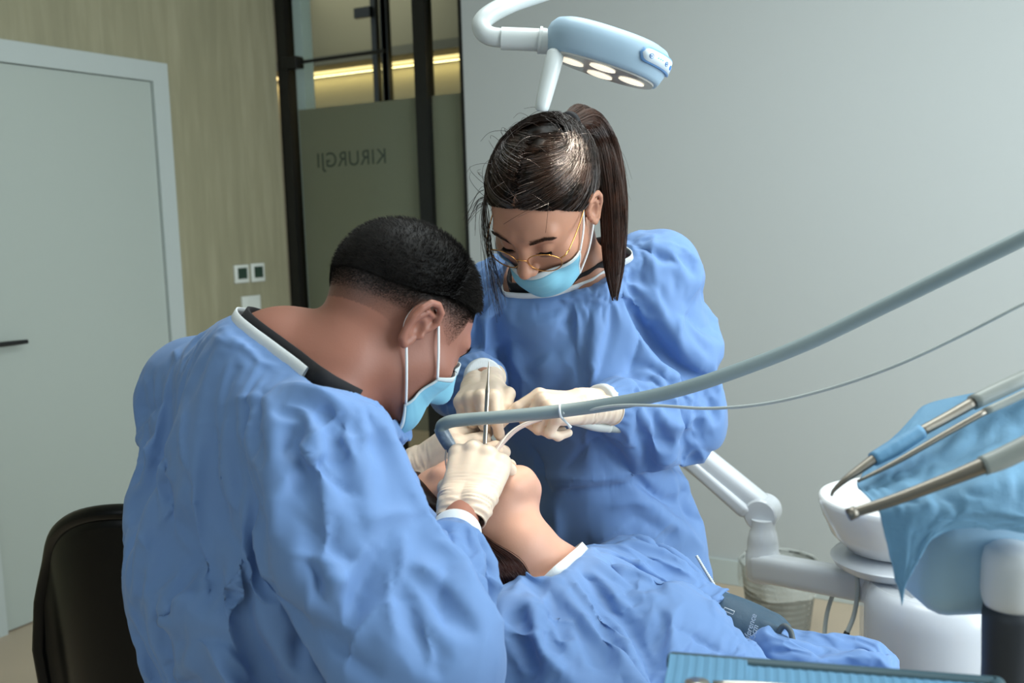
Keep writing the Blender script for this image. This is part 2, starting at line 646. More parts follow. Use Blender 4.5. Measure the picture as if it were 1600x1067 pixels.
# the white door in the stone wall
d1 = link(bpy.data.objects.new('door_1', None)); d1.location = (XL, (DY0 + DY1) / 2, 0); d1['kind'] = 'structure'
d1['label'] = 'white flush door with black lever in the stone wall'
struct('door_leaf', [(XL - 0.045, DY0 + 0.003, 0.006, XL - 0.003, DY1 - 0.003, DZ - 0.003)], M_door, d1)
cas = 0.079
struct('door_casing', [(XL - 0.06, DY1, 0, XL + 0.012, DY1 + cas, DZ + cas), (XL - 0.06, DY0 - cas, 0, XL + 0.012, DY0, DZ + cas), (XL - 0.06, DY0, DZ, XL + 0.012, DY1, DZ + cas)], M_trim, d1)
hb = MB()
hb.lathe([(0.026, 0), (0.026, 0.006), (0.024, 0.008), (0.009, 0.008), (0.009, 0.04), (0, 0.04)], (XL - 0.003, 2.130, 1.062), (1, 0, 0), 28)
hb.tube([(XL + 0.040, 2.124, 1.062), (XL + 0.043, 2.16, 1.062), (XL + 0.043, 2.243, 1.061)], [0.009, 0.0095, 0.008], 12)
hb.build('lever_handle', M_blackplastic, d1, auto=40)

# the glass partition with its door
M_glass = mat('clear_glass', (235, 245, 240), 0.02, trans=1.0, ior=1.02, spec=0.25)
def frosted():
    m = bpy.data.materials.new('frosted_film')
    m.use_nodes = True
    nt = m.node_tree
    for n in list(nt.nodes):
        if n.type != 'OUTPUT_MATERIAL':
            nt.nodes.remove(n)
    col = (*_srgb((196, 190, 172)), 1)
    a = nt.nodes.new('ShaderNodeBsdfDiffuse'); a.inputs[0].default_value = (*_srgb((160, 154, 138)), 1)
    t = nt.nodes.new('ShaderNodeBsdfTranslucent'); t.inputs[0].default_value = col
    g = nt.nodes.new('ShaderNodeBsdfGlossy'); g.inputs[0].default_value = (1, 1, 1, 1); g.inputs[1].default_value = 0.25
    m1 = nt.nodes.new('ShaderNodeMixShader'); m1.inputs[0].default_value = 0.42
    m2 = nt.nodes.new('ShaderNodeMixShader'); m2.inputs[0].default_value = 0.04
    nt.links.new(a.outputs[0], m1.inputs[1]); nt.links.new(t.outputs[0], m1.inputs[2])
    nt.links.new(m1.outputs[0], m2.inputs[1]); nt.links.new(g.outputs[0], m2.inputs[2])
    nt.links.new(m2.outputs[0], nt.nodes['Material Output'].inputs[0])
    return m
M_frost = frosted()
M_letter = mat('grey_lettering', (72, 78, 74), 0.6)
d2 = link(bpy.data.objects.new('door_2', None)); d2.location = ((XL + GX1) / 2, YB + 0.06, 0); d2['kind'] = 'structure'
d2['label'] = 'black framed glass door and side pane with frosted band'
fy0, fy1 = YB + 0.012, YB + 0.072
struct('glazing_frame', [(XL, fy0, 0, XL + 0.058, fy1, 2.74), (-2.588, fy0, 0, -2.523, fy1, 2.74), (-2.350, fy0, 0, GX1, fy1, 2.74), (XL + 0.058, fy0, 2.68, -2.35, fy1, 2.74), (-2.523, fy0, 0, -2.35, fy1, 0.04)], M_black, d2)
gy = YB + 0.042
struct('glass_leaf', [(XL + 0.066, gy - 0.004, 0.01, -2.594, gy + 0.004, 2.67)], M_glass, d2)
struct('side_pane', [(-2.523, gy - 0.004, 0.04, -2.35, gy + 0.004, 2.68)], M_glass, d2)
struct('frosted_film', [(XL + 0.085, gy + 0.005, 0.62, -2.594, gy + 0.0065, 2.0), (-2.523, gy + 0.005, 0.62, -2.35, gy + 0.0065, 2.0)], M_frost, d2)
struct('door_hinge', [(XL + 0.04, fy0 - 0.012, 2.19, XL + 0.125, fy0 + 0.045, 2.245)], M_black, d2, 0.003)
struct('door_rail', [(XL + 0.12, gy - 0.006, 2.212, -2.76, gy + 0.006, 2.226)], M_black, d2)
# lettering on the corridor side, read mirrored from this room
tR = np.array([(-1, 0, 0), (0, 0, 1), (0, 1, 0)], float)
text_mesh('KIRURGJI', 0.098, (-2.782, gy + 0.0046, 1.722), tR, M_letter, 'lettering', d2, spacing=1.06)

# the corridor beyond the glass
fl = on_plane(640, 697, 2, 0)
YC = max(5.6, min(7.6, fl[1]))
M_corr = mat('corridor_wall_paint', (132, 126, 104), 0.7)
M_corrc = mat('corridor_ceiling_paint', (104, 101, 88), 0.8)
M_led = mat('led_strip_light', (255, 230, 150), 0.5, emit=((1.0, 0.74, 0.32), 1.5))
struct('wall_corridor', [(XL - 3.2, YC, 0, -0.6, YC + 0.1, 3.3)], M_corr)
struct('ceiling_corridor', [(XL - 3.2, YB + 0.12, 3.2, -0.6, YC, 3.3)], M_corrc)
struct('wall_corridor_end', [(XL - 3.2, YB + 0.12, 0, XL - 3.1, YC, 3.2), (-0.7, YB + 0.12, 0, -0.6, YC, 3.2)], M_corr)
struct('trim_1', [(XL + 0.0, YB + 0.13, 0, XL + 0.06, YB + 0.20, 2.9)], mat('white_corridor_jamb', (200, 208, 204), 0.6))
zl = on_plane(456, 121, 1, YC)[2]
strip = struct('light_strip', [(XL - 3.0, YC - 0.03, zl - 0.010, -1.0, YC - 0.012, zl + 0.010)], M_led)
del strip['kind']
setp(strip, 'glowing yellow strip light along the corridor wall behind the glass', 'light')
sh = struct('trim_2', [(XL - 3.0, YC - 0.14, zl + 0.03, -1.0, YC, zl + 0.09)], M_corrc)
area_light('corridor_strip_glow', (-3.4, YC - 0.05, zl - 0.03), (-3.4, YC + 0.02, 0.6), 4.5, 0.03, 9, (1.0, 0.78, 0.36))
area_light('corridor_ceiling_light', (-4.2, 5.1, 3.1), (-4.2, 5.1, 0), 1.2, 1.2, 10, (1.0, 0.97, 0.88))
# black glazing posts of the room across the corridor
yq = YB + 1.35
def post(px, py, w):
    q = on_plane(px, py, 1, yq)
    return (q[0] - w / 2, yq - 0.02, 0, q[0] + w / 2, yq + 0.02, 3.2)
struct('trim_3', [post(588, 80, 0.036), post(604, 80, 0.036), post(630, 670, 0.05)], M_black)
qa = on_plane(575, 21, 1, yq)
struct('trim_4', [(qa[0] - 0.07, yq - 0.05, qa[2] - 0.03, qa[0] + 0.05, yq - 0.021, qa[2] + 0.03)], M_black)
q0, q1 = on_plane(660, 8, 0, -2.50), on_plane(715, 38, 0, -2.50)
pl = P(662, 8, 5.2); pr = P(722, 38, 6.6)
struct('trim_5', [(-2.86, 5.2, 2.93, -2.80, YC, 3.0), (-2.86, 6.4, 0, -2.80, 6.46, 2.93)], M_black)

# wall controls beside the glass partition
M_dev = mat('white_switch_plastic', (206, 212, 205), 0.4)
M_scr = mat('dark_display_glass', (48, 66, 56), 0.15)
def control(name, x0, y0, x1, y1, label, cat, part):
    a, b = on_plane(x0, y0, 0, XL), on_plane(x1, y1, 0, XL)
    cy, cz, w, h = (a[1] + b[1]) / 2, (a[2] + b[2]) / 2, abs(b[1] - a[1]), abs(b[2] - a[2])
    t = thing(name, (XL, cy, cz), label, cat, 'wall thermostats' if part == 'display' else None)
    MB().box((XL + 0.006, cy, cz), (0.012, w, h), 0.003).build('cover_plate', M_dev, t, auto=30)
    if part == 'display':
        MB().box((XL + 0.0125, cy + 0.002, cz + 0.002), (0.002, w * 0.64, h * 0.6), 0.0006).build('display', M_scr, t, smooth=False)
    else:
        MB().box((XL + 0.0135, cy + w * 0.10, cz), (0.004, w * 0.6, h * 0.66), 0.0012).build('rocker', M_dev, t, smooth=False)
control('thermostat', 363.5, 414.5, 387.5, 441, 'white framed wall thermostat with dark display, nearer the white door', 'thermostat', 'display')
control('thermostat', 389.5, 412, 412, 439, 'white framed wall thermostat with dark display, nearer the glass door', 'thermostat', 'display')
control('light_switch', 375.5, 463.5, 406, 491.5, 'white rocker light switch below the two wall thermostats', 'switch', 'rocker')
# ================================================================== EQUIPMENT
M_unit = mat('white_dental_plastic', (206, 211, 216), 0.22, coat=0.3)
M_unit2 = mat('soft_white_plastic', (198, 204, 208), 0.35)
M_lampblue = mat('pale_blue_lamp_shell', (152, 178, 196), 0.42)
M_lampwhite = mat('white_lamp_tube', (198, 206, 206), 0.28)
M_steel = mat('brushed_steel', (190, 184, 172), 0.28, metal=1.0)
M_bronze = mat('satin_instrument_metal', (128, 123, 114), 0.44, metal=1.0)
M_chair = mat('black_glossy_shell', (6, 8, 9), 0.26, spec=0.25)
M_vinyl = mat('grey_vinyl', (96, 108, 118), 0.5)
M_hose = mat('grey_hose_rubber', (132, 148, 150), 0.45)
M_cable = mat('pale_grey_cable', (182, 190, 188), 0.45)
M_darkgrip = mat('dark_slate_grip', (44, 50, 58), 0.5)
M_drape = mat('light_blue_drape', (122, 170, 202), 0.7, bump=[(900, 0.25, 0.001, (1, 1, 1), 'noise'), (60, 0.4, 0.004, (1, 1, 1), 'noise')], translucent=0.25)
M_liner = mat('teal_tray_paper', (86, 134, 166), 0.75)
M_linershade = mat('shaded_teal_tray_edge', (46, 74, 84), 0.55)  # darker teal for plate and rim, with the rim's shade put into it

def ground(px, py):
    return on_plane(px, py, 2, 0)

# ---- operating lamp
Lc = P(948, 84, 1.435)
mouth = P(748, 705, 1.47)
ln = nrm(mouth - Lc)                       # the way the lamp shines
lx = nrm(CR - ln * (CR @ ln))              # along the lamp head
ly = np.cross(ln, lx)
LR = np.array([lx, ly, -ln])               # rows: along, across, up (away from the light)
lamp = thing('operating_lamp', Lc, 'pale blue oval operating lamp on a white arm above the standing woman', 'lamp')
def oval(prof, c=(0, 0, 0), n=64, e=2.35, asp=0.64):
    """stacked ovals: prof = [(half length, height)]"""
    v, f = [], []
    for (r, h) in prof:
        for a in np.linspace(0, 2 * math.pi, n, endpoint=False):
            ca, sa = math.cos(a), math.sin(a)
            k = (abs(ca) ** e + abs(sa) ** e) ** (-1 / e)
            hw = max(r - 0.092 * (1 - asp), 0.0) if r > 0.04 else r * asp
            v.append((c[0] + r * k * ca, c[1] + hw * k * sa, c[2] + h))
    m = len(prof)
    for i in range(m - 1):
        for j in range(n):
            k = (j + 1) % n
            f.append((i * n + j, i * n + k, (i + 1) * n + k, (i + 1) * n + j))
    f.append(tuple(range(n))[::-1]); f.append(tuple(range((m - 1) * n, m * n)))
    return np.array(v), f
v, f = oval([(0.079, -0.024), (0.083, -0.0235), (0.086, -0.018), (0.0905, -0.004), (0.092, 0.006), (0.090, 0.016), (0.084, 0.024), (0.073, 0.029), (0.055, 0.031), (0.02, 0.032)])
put('lamp_shell', v @ LR + Lc, f, M_lampblue, lamp)
M_lens = mat('lamp_lens_rim', (190, 190, 184), 0.12, coat=0.4)
v, f = oval([(0.078, -0.0262), (0.079, -0.0238)])
put('lens_plate', v @ LR + Lc, f, M_lens, lamp, smooth=False)
M_ledw = mat('lit_led_reflector', (255, 246, 226), 0.3, emit=((1.0, 0.88, 0.7), 0.9))
for k, (a, b) in enumerate([(-0.046, 0.0), (0.0, 0.024), (0.0, -0.024), (0.046, 0.0)]):
    vv, ff = lathe([(0.016, 0), (0.017, 0.0012), (0.008, 0.0022), (0, 0.0024)], (0, 0, 0), (0, 0, -1), 26)
    vv = vv * np.array([1.15, 0.9, 1]) + np.array([a, b, -0.0262])
    put('led_reflector', vv @ LR + Lc, ff, M_ledw, lamp)
# control panel on the side that faces the camera at the free end
M_panel = mat('control_panel_white', (208, 222, 232), 0.35)
M_panelrim = mat('control_panel_blue_rim', (112, 158, 208), 0.35)
def panel_pt(a, h, out=0.0):
    """a point on the head's side wall at oval angle a (degrees) and height h"""
    e, asp = 2.35, 0.64
    ca, sa = math.cos(math.radians(a)), math.sin(math.radians(a))
    k = (abs(ca) ** e + abs(sa) ** e) ** (-1 / e)
    r = 0.0918 + out
    return np.array([r * k * ca, (r - 0.092 * (1 - asp)) * k * sa, h])
side = -1 if (ly @ (CAM - Lc)) < 0 else 1
def on_panel(u, w, out):
    """u along the panel 0..1, w across -1..1"""
    a = side * (64 - 66 * u)
    q = panel_pt(a, 0.004 + 0.0125 * w, out)
    return q @ LR + Lc
def panel_shape(hw, out, u0=0.0, u1=1.0, thick=0.0012):
    nu = 26
    v, f = [], []
    for i in range(nu):
        u = i / (nu - 1)
        edge = min(1.0, math.sqrt(max(0.0, 1 - (max(0, 0.13 - u, u - 0.87) / 0.13) ** 2)) + 0.02)
        uu = u0 + (u1 - u0) * u
        for w in (-1, 1):
            v.append(on_panel(uu, w * hw * edge, out + thick)); v.append(on_panel(uu, w * hw * edge, out - 0.003))
    for i in range(nu - 1):
        b = i * 4
        for (p, q) in ((0, 2), (2, 3), (3, 1), (1, 0)):
            f.append((b + p, b + q, b + 4 + q, b + 4 + p))
    f.append((0, 1, 3, 2)); e_ = (nu - 1) * 4; f.append((e_, e_ + 2, e_ + 3, e_ + 1))
    return v, f
cp = put('control_panel', *panel_shape(0.86, 0.0006), M_panelrim, lamp)
put('panel_face', *panel_shape(0.70, 0.0012, 0.03, 0.97), M_panel, cp)
for k, (u, col, r) in enumerate([(0.17, (92, 140, 196), 0.0036), (0.50, (92, 140, 196), 0.0036), (0.70, (40, 120, 220), 0.0034), (0.88, (150, 178, 208), 0.0044)]):
    c0 = on_panel(u, 0.0, 0.0026)
    nn = nrm(on_panel(u, 0.0, 0.01) - on_panel(u, 0.0, 0.0))
    b = MB()
    if k == 2:
        b.lathe([(r, -0.001), (r, 0.0006), (0, 0.0007)], c0, nn, 20)
    else:
        b.lathe([(r, -0.001), (r, 0.0005), (r * 0.78, 0.0005), (r * 0.78, -0.001)], c0, nn, 20, cap=False)
        b.lathe([(r * 0.3, -0.001), (r * 0.3, 0.0005), (0, 0.0006)], c0, nn, 10)
    b.build('button', mat('panel_button_%d' % k, col, 0.4), cp)
b = MB()
for u in (0.29, 0.335, 0.38):
    nn = nrm(on_panel(u, 0.0, 0.01) - on_panel(u, 0.0, 0.0))
    b.lathe([(0.0011, -0.001), (0.0011, 0.0006), (0, 0.0007)], on_panel(u, 0.12, 0.0026), nn, 8)
b.build('indicator_light', mat('green_indicator', (120, 230, 190), 0.4, emit=((0.3, 1.0, 0.7), 0.6)), cp)
b = MB()
hp = PP((868, 84, 1.415), (864, 100, 1.410), (855, 135, 1.405), (847, 168, 1.400), (846, 173, 1.400))
b.tube(hp, [0.0125, 0.0128, 0.0118, 0.0098, 0.006], 20, sub=16)
b.build('grip_handle', M_lampwhite, lamp)
b = MB()
b.tube(PP((868, 66, 1.435), (848, 64, 1.435), (840, 63.5, 1.435)), [0.017, 0.0185, 0.0165], 24)
b.tube(PP((846, 63, 1.435), (842, 62.5, 1.435)), [0.0195, 0.0195], 24)
b.tube(PP((842, 62.5, 1.435), (783, 60, 1.435)), [0.0162, 0.0162], 24)
b.build('swivel_sleeve', M_lampwhite, lamp, auto=40)
b = MB()
b.tube(PP((790, 60, 1.435), (768, 57, 1.435), (756, 50, 1.436), (752, 38, 1.44), (762, 25, 1.446), (788, 10, 1.46), (830, -6, 1.49), (1000, -60, 1.60), (1200, -120, 1.75)), 0.0138, 20, sub=70)
b.build('lamp_arm', M_lampwhite, lamp)
focus = P(756, 726, 1.475)
for (a, b) in [(-0.046, 0.0), (0.0, 0.024), (0.0, -0.024), (0.046, 0.0)]:      # one beam per reflector, all meeting at the mouth
    sl = bpy.data.lights.new('operating_lamp_beam', 'SPOT')
    sl.energy, sl.color, sl.spot_size, sl.spot_blend, sl.shadow_soft_size = 3.1, (1.0, 0.88, 0.73), math.radians(46), 0.5, 0.012
    so = link(bpy.data.objects.new('operating_lamp_beam', sl))
    lp_ = np.array([a, b, -0.031]) @ LR + Lc
    so.location = Vector(lp_)
    so.rotation_euler = Vector(focus - lp_).to_track_quat('-Z', 'Y').to_euler()

# ---- waste bin with liner
bb = ground(1217, 1006)
binr = thing('waste_bin', bb, 'grey mesh waste bin with a clear liner by the white baseboard', 'bin')
M_mesh = mat('grey_wire_mesh', (118, 120, 114), 0.5, metal=0.4)
def mesh_mat():
    m = M_mesh
    nt = m.node_tree
    b = nt.nodes['Principled BSDF']
    tc = nt.nodes.new('ShaderNodeTexCoord')
    outs = []
    sx = nt.nodes.new('ShaderNodeSeparateXYZ'); nt.links.new(tc.outputs['Object'], sx.inputs[0])
    at = nt.nodes.new('ShaderNodeMath'); at.operation = 'ARCTAN2'
    nt.links.new(sx.outputs[0], at.inputs[0]); nt.links.new(sx.outputs[1], at.inputs[1])
    for (src, s) in ((at.outputs[0], 260.0), (sx.outputs[2], 2000.0)):
        a = nt.nodes.new('ShaderNodeMath'); a.operation = 'MULTIPLY'; a.inputs[1].default_value = s / 6.2832 * (6.2832 if s < 1000 else 1)
        nt.links.new(src, a.inputs[0])
        q = nt.nodes.new('ShaderNodeMath'); q.operation = 'SINE'; nt.links.new(a.outputs[0], q.inputs[0])
        g = nt.nodes.new('ShaderNodeMath'); g.operation = 'GREATER_THAN'; g.inputs[1].default_value = 0.05
        nt.links.new(q.outputs[0], g.inputs[0]); outs.append(g)
    mx = nt.nodes.new('ShaderNodeMath'); mx.operation = 'MAXIMUM'
    nt.links.new(outs[0].outputs[0], mx.inputs[0]); nt.links.new(outs[1].outputs[0], mx.inputs[1])
    nt.links.new(mx.outputs[0], b.inputs['Alpha'])
mesh_mat()
bh = 0.285
v, f = lathe([(0.095, 0.0), (0.102, 0.07), (0.110, 0.14), (0.118, 0.21), (0.125, bh)], bb, n=64, cap=False)
put('mesh_wall', v, f, M_mesh, binr, origin=bb)
b = MB(); a_ = np.linspace(0, 2 * math.pi, 49)
b.tube([bb + np.array([0.126 * math.cos(t), 0.126 * math.sin(t), bh]) for t in a_], 0.0045, 10, cap=False)
b.build('rim', mat('grey_rim_metal', (96, 100, 98), 0.35, metal=0.6), binr)
MB().lathe([(0.096, 0), (0.096, 0.004), (0, 0.004)], bb, n=48).build('bin_base', M_blackplastic, binr, auto=40)
M_linerbag = mat('clear_bin_liner', (226, 232, 226), 0.2, alpha=0.34, bump=[(14, 0.8, 0.02, (1, 1, 0.5), 'noise')])
v, f = [], []
prof = [(0.131, 0.205), (0.134, 0.23), (0.134, 0.26), (0.1325, bh + 0.004), (0.128, bh + 0.010), (0.122, bh + 0.004), (0.116, 0.24), (0.110, 0.17), (0.100, 0.09), (0.085, 0.025), (0.0, 0.02)]
n = 90
for i, (r, h) in enumerate(prof):
    for j in range(n):
        a = 2 * math.pi * j / n
        w = (0.0016 * math.sin(11 * a + i) + 0.0012 * math.sin(23 * a + 2 * i)) * (1 if i != 4 else 0.3)
        hh = h + (0.010 * math.sin(2 * a + 0.5) + 0.006 * math.sin(5 * a)) * (1 if i < 1 else 0.4 if i < 2 else 0)
        v.append(bb + np.array([(r + w if i < 4 else r + w * 0.5) * math.cos(a), (r + w if i < 4 else r + w * 0.5) * math.sin(a), hh]))
for i in range(len(prof) - 1):
    for j in range(n):
        k = (j + 1) % n
        f.append((i * n + j, i * n + k, (i + 1) * n + k, (i + 1) * n + j))
put('bin_liner', v, f, M_linerbag, binr)

# ---- dental unit: column, spittoon, jointed white arm
DD = 2.02
cb = P(1462, 1062, DD); cb[2] = 0
unit = thing('dental_unit', cb, 'white dental unit column with spittoon bowl and jointed arm', 'dental unit')
ctop = P(1450, 905, DD)[2]
b = MB()
b.lathe([(0.20, 0), (0.20, 0.03), (0.15, 0.05), (0.135, 0.12), (0.135, ctop - 0.30), (0.139, ctop - 0.20), (0.139, ctop - 0.05), (0.132, ctop - 0.02), (0.12, ctop - 0.005), (0, ctop)], cb, n=64)
b.build('column', M_unit, unit)
M_cover = mat('clear_column_cover', (224, 228, 236), 0.12, alpha=0.35, coat=0.3)
v, f = lathe([(0.1445, ctop - 0.36), (0.1475, ctop - 0.20), (0.1475, ctop - 0.06), (0.142, ctop - 0.02), (0.128, ctop + 0.002)], cb, n=64, cap=False)
put('clear_cover', v, f, M_cover, unit)
MB().lathe([(0.1485, ctop - 0.2015), (0.1488, ctop - 0.20), (0.1485, ctop - 0.1985)], cb, n=64, cap=False).build('cover_seam', M_unit2, unit)
# spittoon
sc_ = P(1398, 800, 2.08)
b = MB()
b.lathe([(0.062, -0.085), (0.10, -0.075), (0.128, -0.045), (0.146, -0.005), (0.153, 0.020), (0.1535, 0.030), (0.150, 0.0355), (0.145, 0.033), (0.138, 0.018), (0.118, -0.018), (0.085, -0.042), (0.03, -0.05), (0, -0.05)], sc_, n=72)
b.build('spittoon_bowl', mat('white_ceramic', (232, 234, 234), 0.08, coat=0.6), unit)
b = MB()
b.lathe([(0.05, -0.13), (0.09, -0.128), (0.12, -0.112), (0.128, -0.098), (0.122, -0.091), (0.09, -0.086), (0.0, -0.086)], sc_, n=64)
b.build('bowl_base', M_unit, unit, auto=50)
nk = sc_ + np.array([0, 0, -0.12])
b = MB()
cc = np.array([cb[0], cb[1], ctop])
b.tube([nk, nk * 0.5 + (cc + [0, 0, -0.02]) * 0.5, cc + [0, 0, -0.04]], [0.055, 0.075, 0.105], 32, sub=8)
b.build('bowl_neck', M_unit, unit)
# arm: from the column to the upright joint, then up behind the standing woman
def bar(p, q, w, h, up, taper=1.0, rr=0.3):
    """rounded-rectangle bar from p to q"""
    ax = nrm(q - p); u = nrm(np.asarray(up) - ax * (np.asarray(up) @ ax)); s = np.cross(ax, u)
    vs, fs = [], []
    nn = 32
    L = np.linalg.norm(q - p)
    secs = [(0.0, 0.80), (0.006, 0.95), (0.014, 1.0), (L - 0.014, taper), (L - 0.006, taper * 0.95), (L, taper * 0.80)]
    for (t, k) in secs:
        for a in np.linspace(0, 2 * math.pi, nn, endpoint=False):
            e = 5.0
            c_, s_ = math.cos(a), math.sin(a)
            g = (abs(c_) ** e + abs(s_) ** e) ** (-1 / e)
            vs.append(p + ax * t + s * (w / 2 * g * c_ * k) + u * (h / 2 * g * s_ * k))
    for i in range(len(secs) - 1):
        for j in range(nn):
            k2 = (j + 1) % nn
            fs.append((i * nn + j, i * nn + k2, (i + 1) * nn + k2, (i + 1) * nn + j))
    fs.append(tuple(range(nn))[::-1]); fs.append(tuple(range((len(secs) - 1) * nn, len(secs) * nn)))
    return vs, fs
Z = np.array([0, 0, 1.0])
ja = P(1192, 872, 2.32)
je = np.array([cb[0], cb[1], P(1370, 915, 2.08)[2]]) + 0.02 * nrm(ja - cb)
b = MB()
b.add(*bar(P(1180, 884, 2.32), P(1400, 924, 2.06), 0.056, 0.064, Z))
b.build('lower_arm', M_unit, unit, auto=50)
jt = P(1197, 806, 2.33)
b = MB()
jd = ja - np.array([0, 0, 0.045])
hj = jt[2] - jd[2]
b.lathe([(0.02, -0.012), (0.036, -0.006), (0.040, 0.004), (0.0395, hj * 0.42), (0.0365, hj * 0.45), (0.0355, hj * 0.62), (0.031, hj * 0.78), (0.027, hj * 0.84), (0.027, hj)], jd, n=40)
b.build('upright_joint', M_unit, unit, auto=50)
b = MB()
eb = P(1192, 800, 2.33); ua = P(1030, 668, 2.42)
axu = nrm(eb - ua); upu = nrm(Z - axu * (Z @ axu)); su = np.cross(axu, upu)
b.add(*bar(ua, eb, 0.058, 0.070, Z))
b.add(*bar(ua + axu * 0.1 - upu * 0.012, P(1176, 792, 2.33) - upu * 0.014, 0.064, 0.034, Z))
b.build('upper_arm', M_unit, unit, auto=50)
b = MB()
b.tube([eb + su * 0.034, eb + su * 0.03, eb - su * 0.03, eb - su * 0.034], [0.034, 0.038, 0.038, 0.034], 40)
b.build('elbow_knuckle', M_unit, unit, auto=40)
b = MB(); b.tube(PP((1030, 668, 2.42), (1000, 645, 2.43), (985, 655, 2.44), (980, 700, 2.44)), [0.03, 0.028, 0.026, 0.026], 20, sub=12)
b.build('arm_end', M_unit, unit)
# cable looped over the arm
b = MB()
b.tube(PP((1290, 1040, 2.16), (1288, 1000, 2.17), (1292, 960, 2.18), (1303, 925, 2.185), (1318, 893, 2.17), (1330, 884, 2.14), (1338, 893, 2.10), (1340, 925, 2.09), (1334, 962, 2.085), (1322, 992, 2.08)), 0.0048, 12, sub=70)
cab = b.build('arm_cable', M_cable, unit)
b = MB(); b.tube(PP((1324, 987, 2.08), (1316, 1003, 2.08), (1304, 1014, 2.08), (1290, 1022, 2.08), (1270, 1026, 2.08)), [0.0062, 0.0062, 0.0056, 0.005, 0.004], 12, sub=20)
b.build('cable_sleeve', M_blackplastic, cab)

# ---- black shell chair the man sits on
chc = P(264, 1010, 1.66); chc[2] = 0
chair = thing('swivel_chair', chc, 'black glossy shell-back chair under the seated man', 'chair')
def shell(outer, t=0.010):
    """grid of points -> closed double skin"""
    G = np.asarray(outer, float)
    a, b_, _ = G.shape
    du = np.gradient(G, axis=0); dv = np.gradient(G, axis=1)
    nn = np.cross(du, dv); nn /= np.linalg.norm(nn, axis=2)[..., None] + 1e-12
    V = np.concatenate([(G + nn * t / 2).reshape(-1, 3), (G - nn * t / 2).reshape(-1, 3)])
    f = []
    N = a * b_
    for i in range(a - 1):
        for j in range(b_ - 1):
            q = (i * b_ + j, i * b_ + j + 1, (i + 1) * b_ + j + 1, (i + 1) * b_ + j)
            f.append(q); f.append(tuple(k + N for k in q[::-1]))
    loop = [j for j in range(b_)] + [i * b_ + b_ - 1 for i in range(1, a)] + [(a - 1) * b_ + j for j in range(b_ - 2, -1, -1)] + [i * b_ for i in range(a - 2, 0, -1)]
    for k in range(len(loop)):
        p, q = loop[k], loop[(k + 1) % len(loop)]
        f.append((q, p, p + N, q + N))
    return V, f
H_ = np.array
fwdm = nrm(H_([*(CR * math.cos(math.radians(80)) + CF * math.sin(math.radians(80)))[:2], 0]))   # the way the man faces
sidem = np.cross(fwdm, Z)                                                                          # his right
cbk = P(264, 1010, 1.66)
# back shell: curved round his back, top rim an arch that rolls outwards
zt = P(250, 790, 1.57)[2]; zb = zt - 0.72
G = []
for i in range(30):
    s = i / 29.0
    row = []
    for j in range(41):
        u = j / 40.0 * 2 - 1
        top = zt - 0.29 * (1 - math.sqrt(max(0.0, 1 - u * u)))
        z = zb + (top - zb) * s
        ang = u * 1.05
        rad = 0.275
        curl = 0.03 * max(0.0, (abs(u) - 0.75) / 0.25) ** 2
        pos = np.array([cbk[0], cbk[1], 0]) + sidem * math.sin(ang) * (rad + curl) - fwdm * (math.cos(ang) * (rad + curl) - 0.235 + 0.05 * s)
        pos[2] = z
        row.append(pos)
    G.append(row)
G = np.array(G)
V, f_ = shell(G, 0.012)
bk = put('backrest_shell', V, f_, M_chair, chair)
b = MB()
edge = np.concatenate([G[::-1, 0][:-1][::-1][:0], G[:, 0], G[-1, 1:-1], G[::-1, -1]])
b.tube(edge, 0.013, 12)
b.build('rolled_rim', M_chair, bk)
mc = np.array([cbk[0], cbk[1], 0]) + fwdm * 0.26
b = MB()
R3 = np.array([fwdm, np.cross(Z, fwdm), Z])
b.box(mc + [0, 0, zb + 0.25], (0.42, 0.42, 0.07), 0.03, R3, 4)
b.build('seat', M_chair, chair)
MB().tube([mc + [0, 0, zb + 0.22], mc + [0, 0, 0.10]], [0.028, 0.028], 20).build('gas_column', M_steel, chair)
for k in range(5):
    a = k * 2 * math.pi / 5 + 0.3
    dv_ = np.array([math.cos(a), math.sin(a), 0])
    lg = MB().tube([mc + [0, 0, 0.10], mc + dv_ * 0.15 + [0, 0, 0.09], mc + dv_ * 0.27 + [0, 0, 0.065]], [0.024, 0.02, 0.014], 14).build('base_leg', M_blackplastic, chair)
    wp = mc + dv_ * 0.27 + np.array([0, 0, 0.028]); wt = np.cross(dv_, Z)
    MB().tube([wp - wt * 0.02, wp + wt * 0.02], [0.027, 0.027], 20).build('caster', M_blackplastic, lg)
# ================================================================== PEOPLE
XA = nrm(np.array([*_r0[:2], 0]))      # image right, level
DA = nrm(np.array([*_f0[:2], 0]))      # away from the camera, level
ZA = np.array([0, 0, 1.0])

def mix(x=0.0, d=0.0, z=0.0):
    return nrm(XA * x + DA * d + ZA * z)

def head_frame(fwd_level, down_deg, roll_deg=0.0):
    """rows right, forward, up of a head that faces fwd_level and nods down"""
    h = nrm(fwd_level)
    a = math.radians(down_deg)
    f = h * math.cos(a) - ZA * math.sin(a)
    u = ZA * math.cos(a) + h * math.sin(a)
    r = np.cross(f, u)
    q = math.radians(roll_deg)
    return np.array([r * math.cos(q) + u * math.sin(q), f, u * math.cos(q) - r * math.sin(q)])

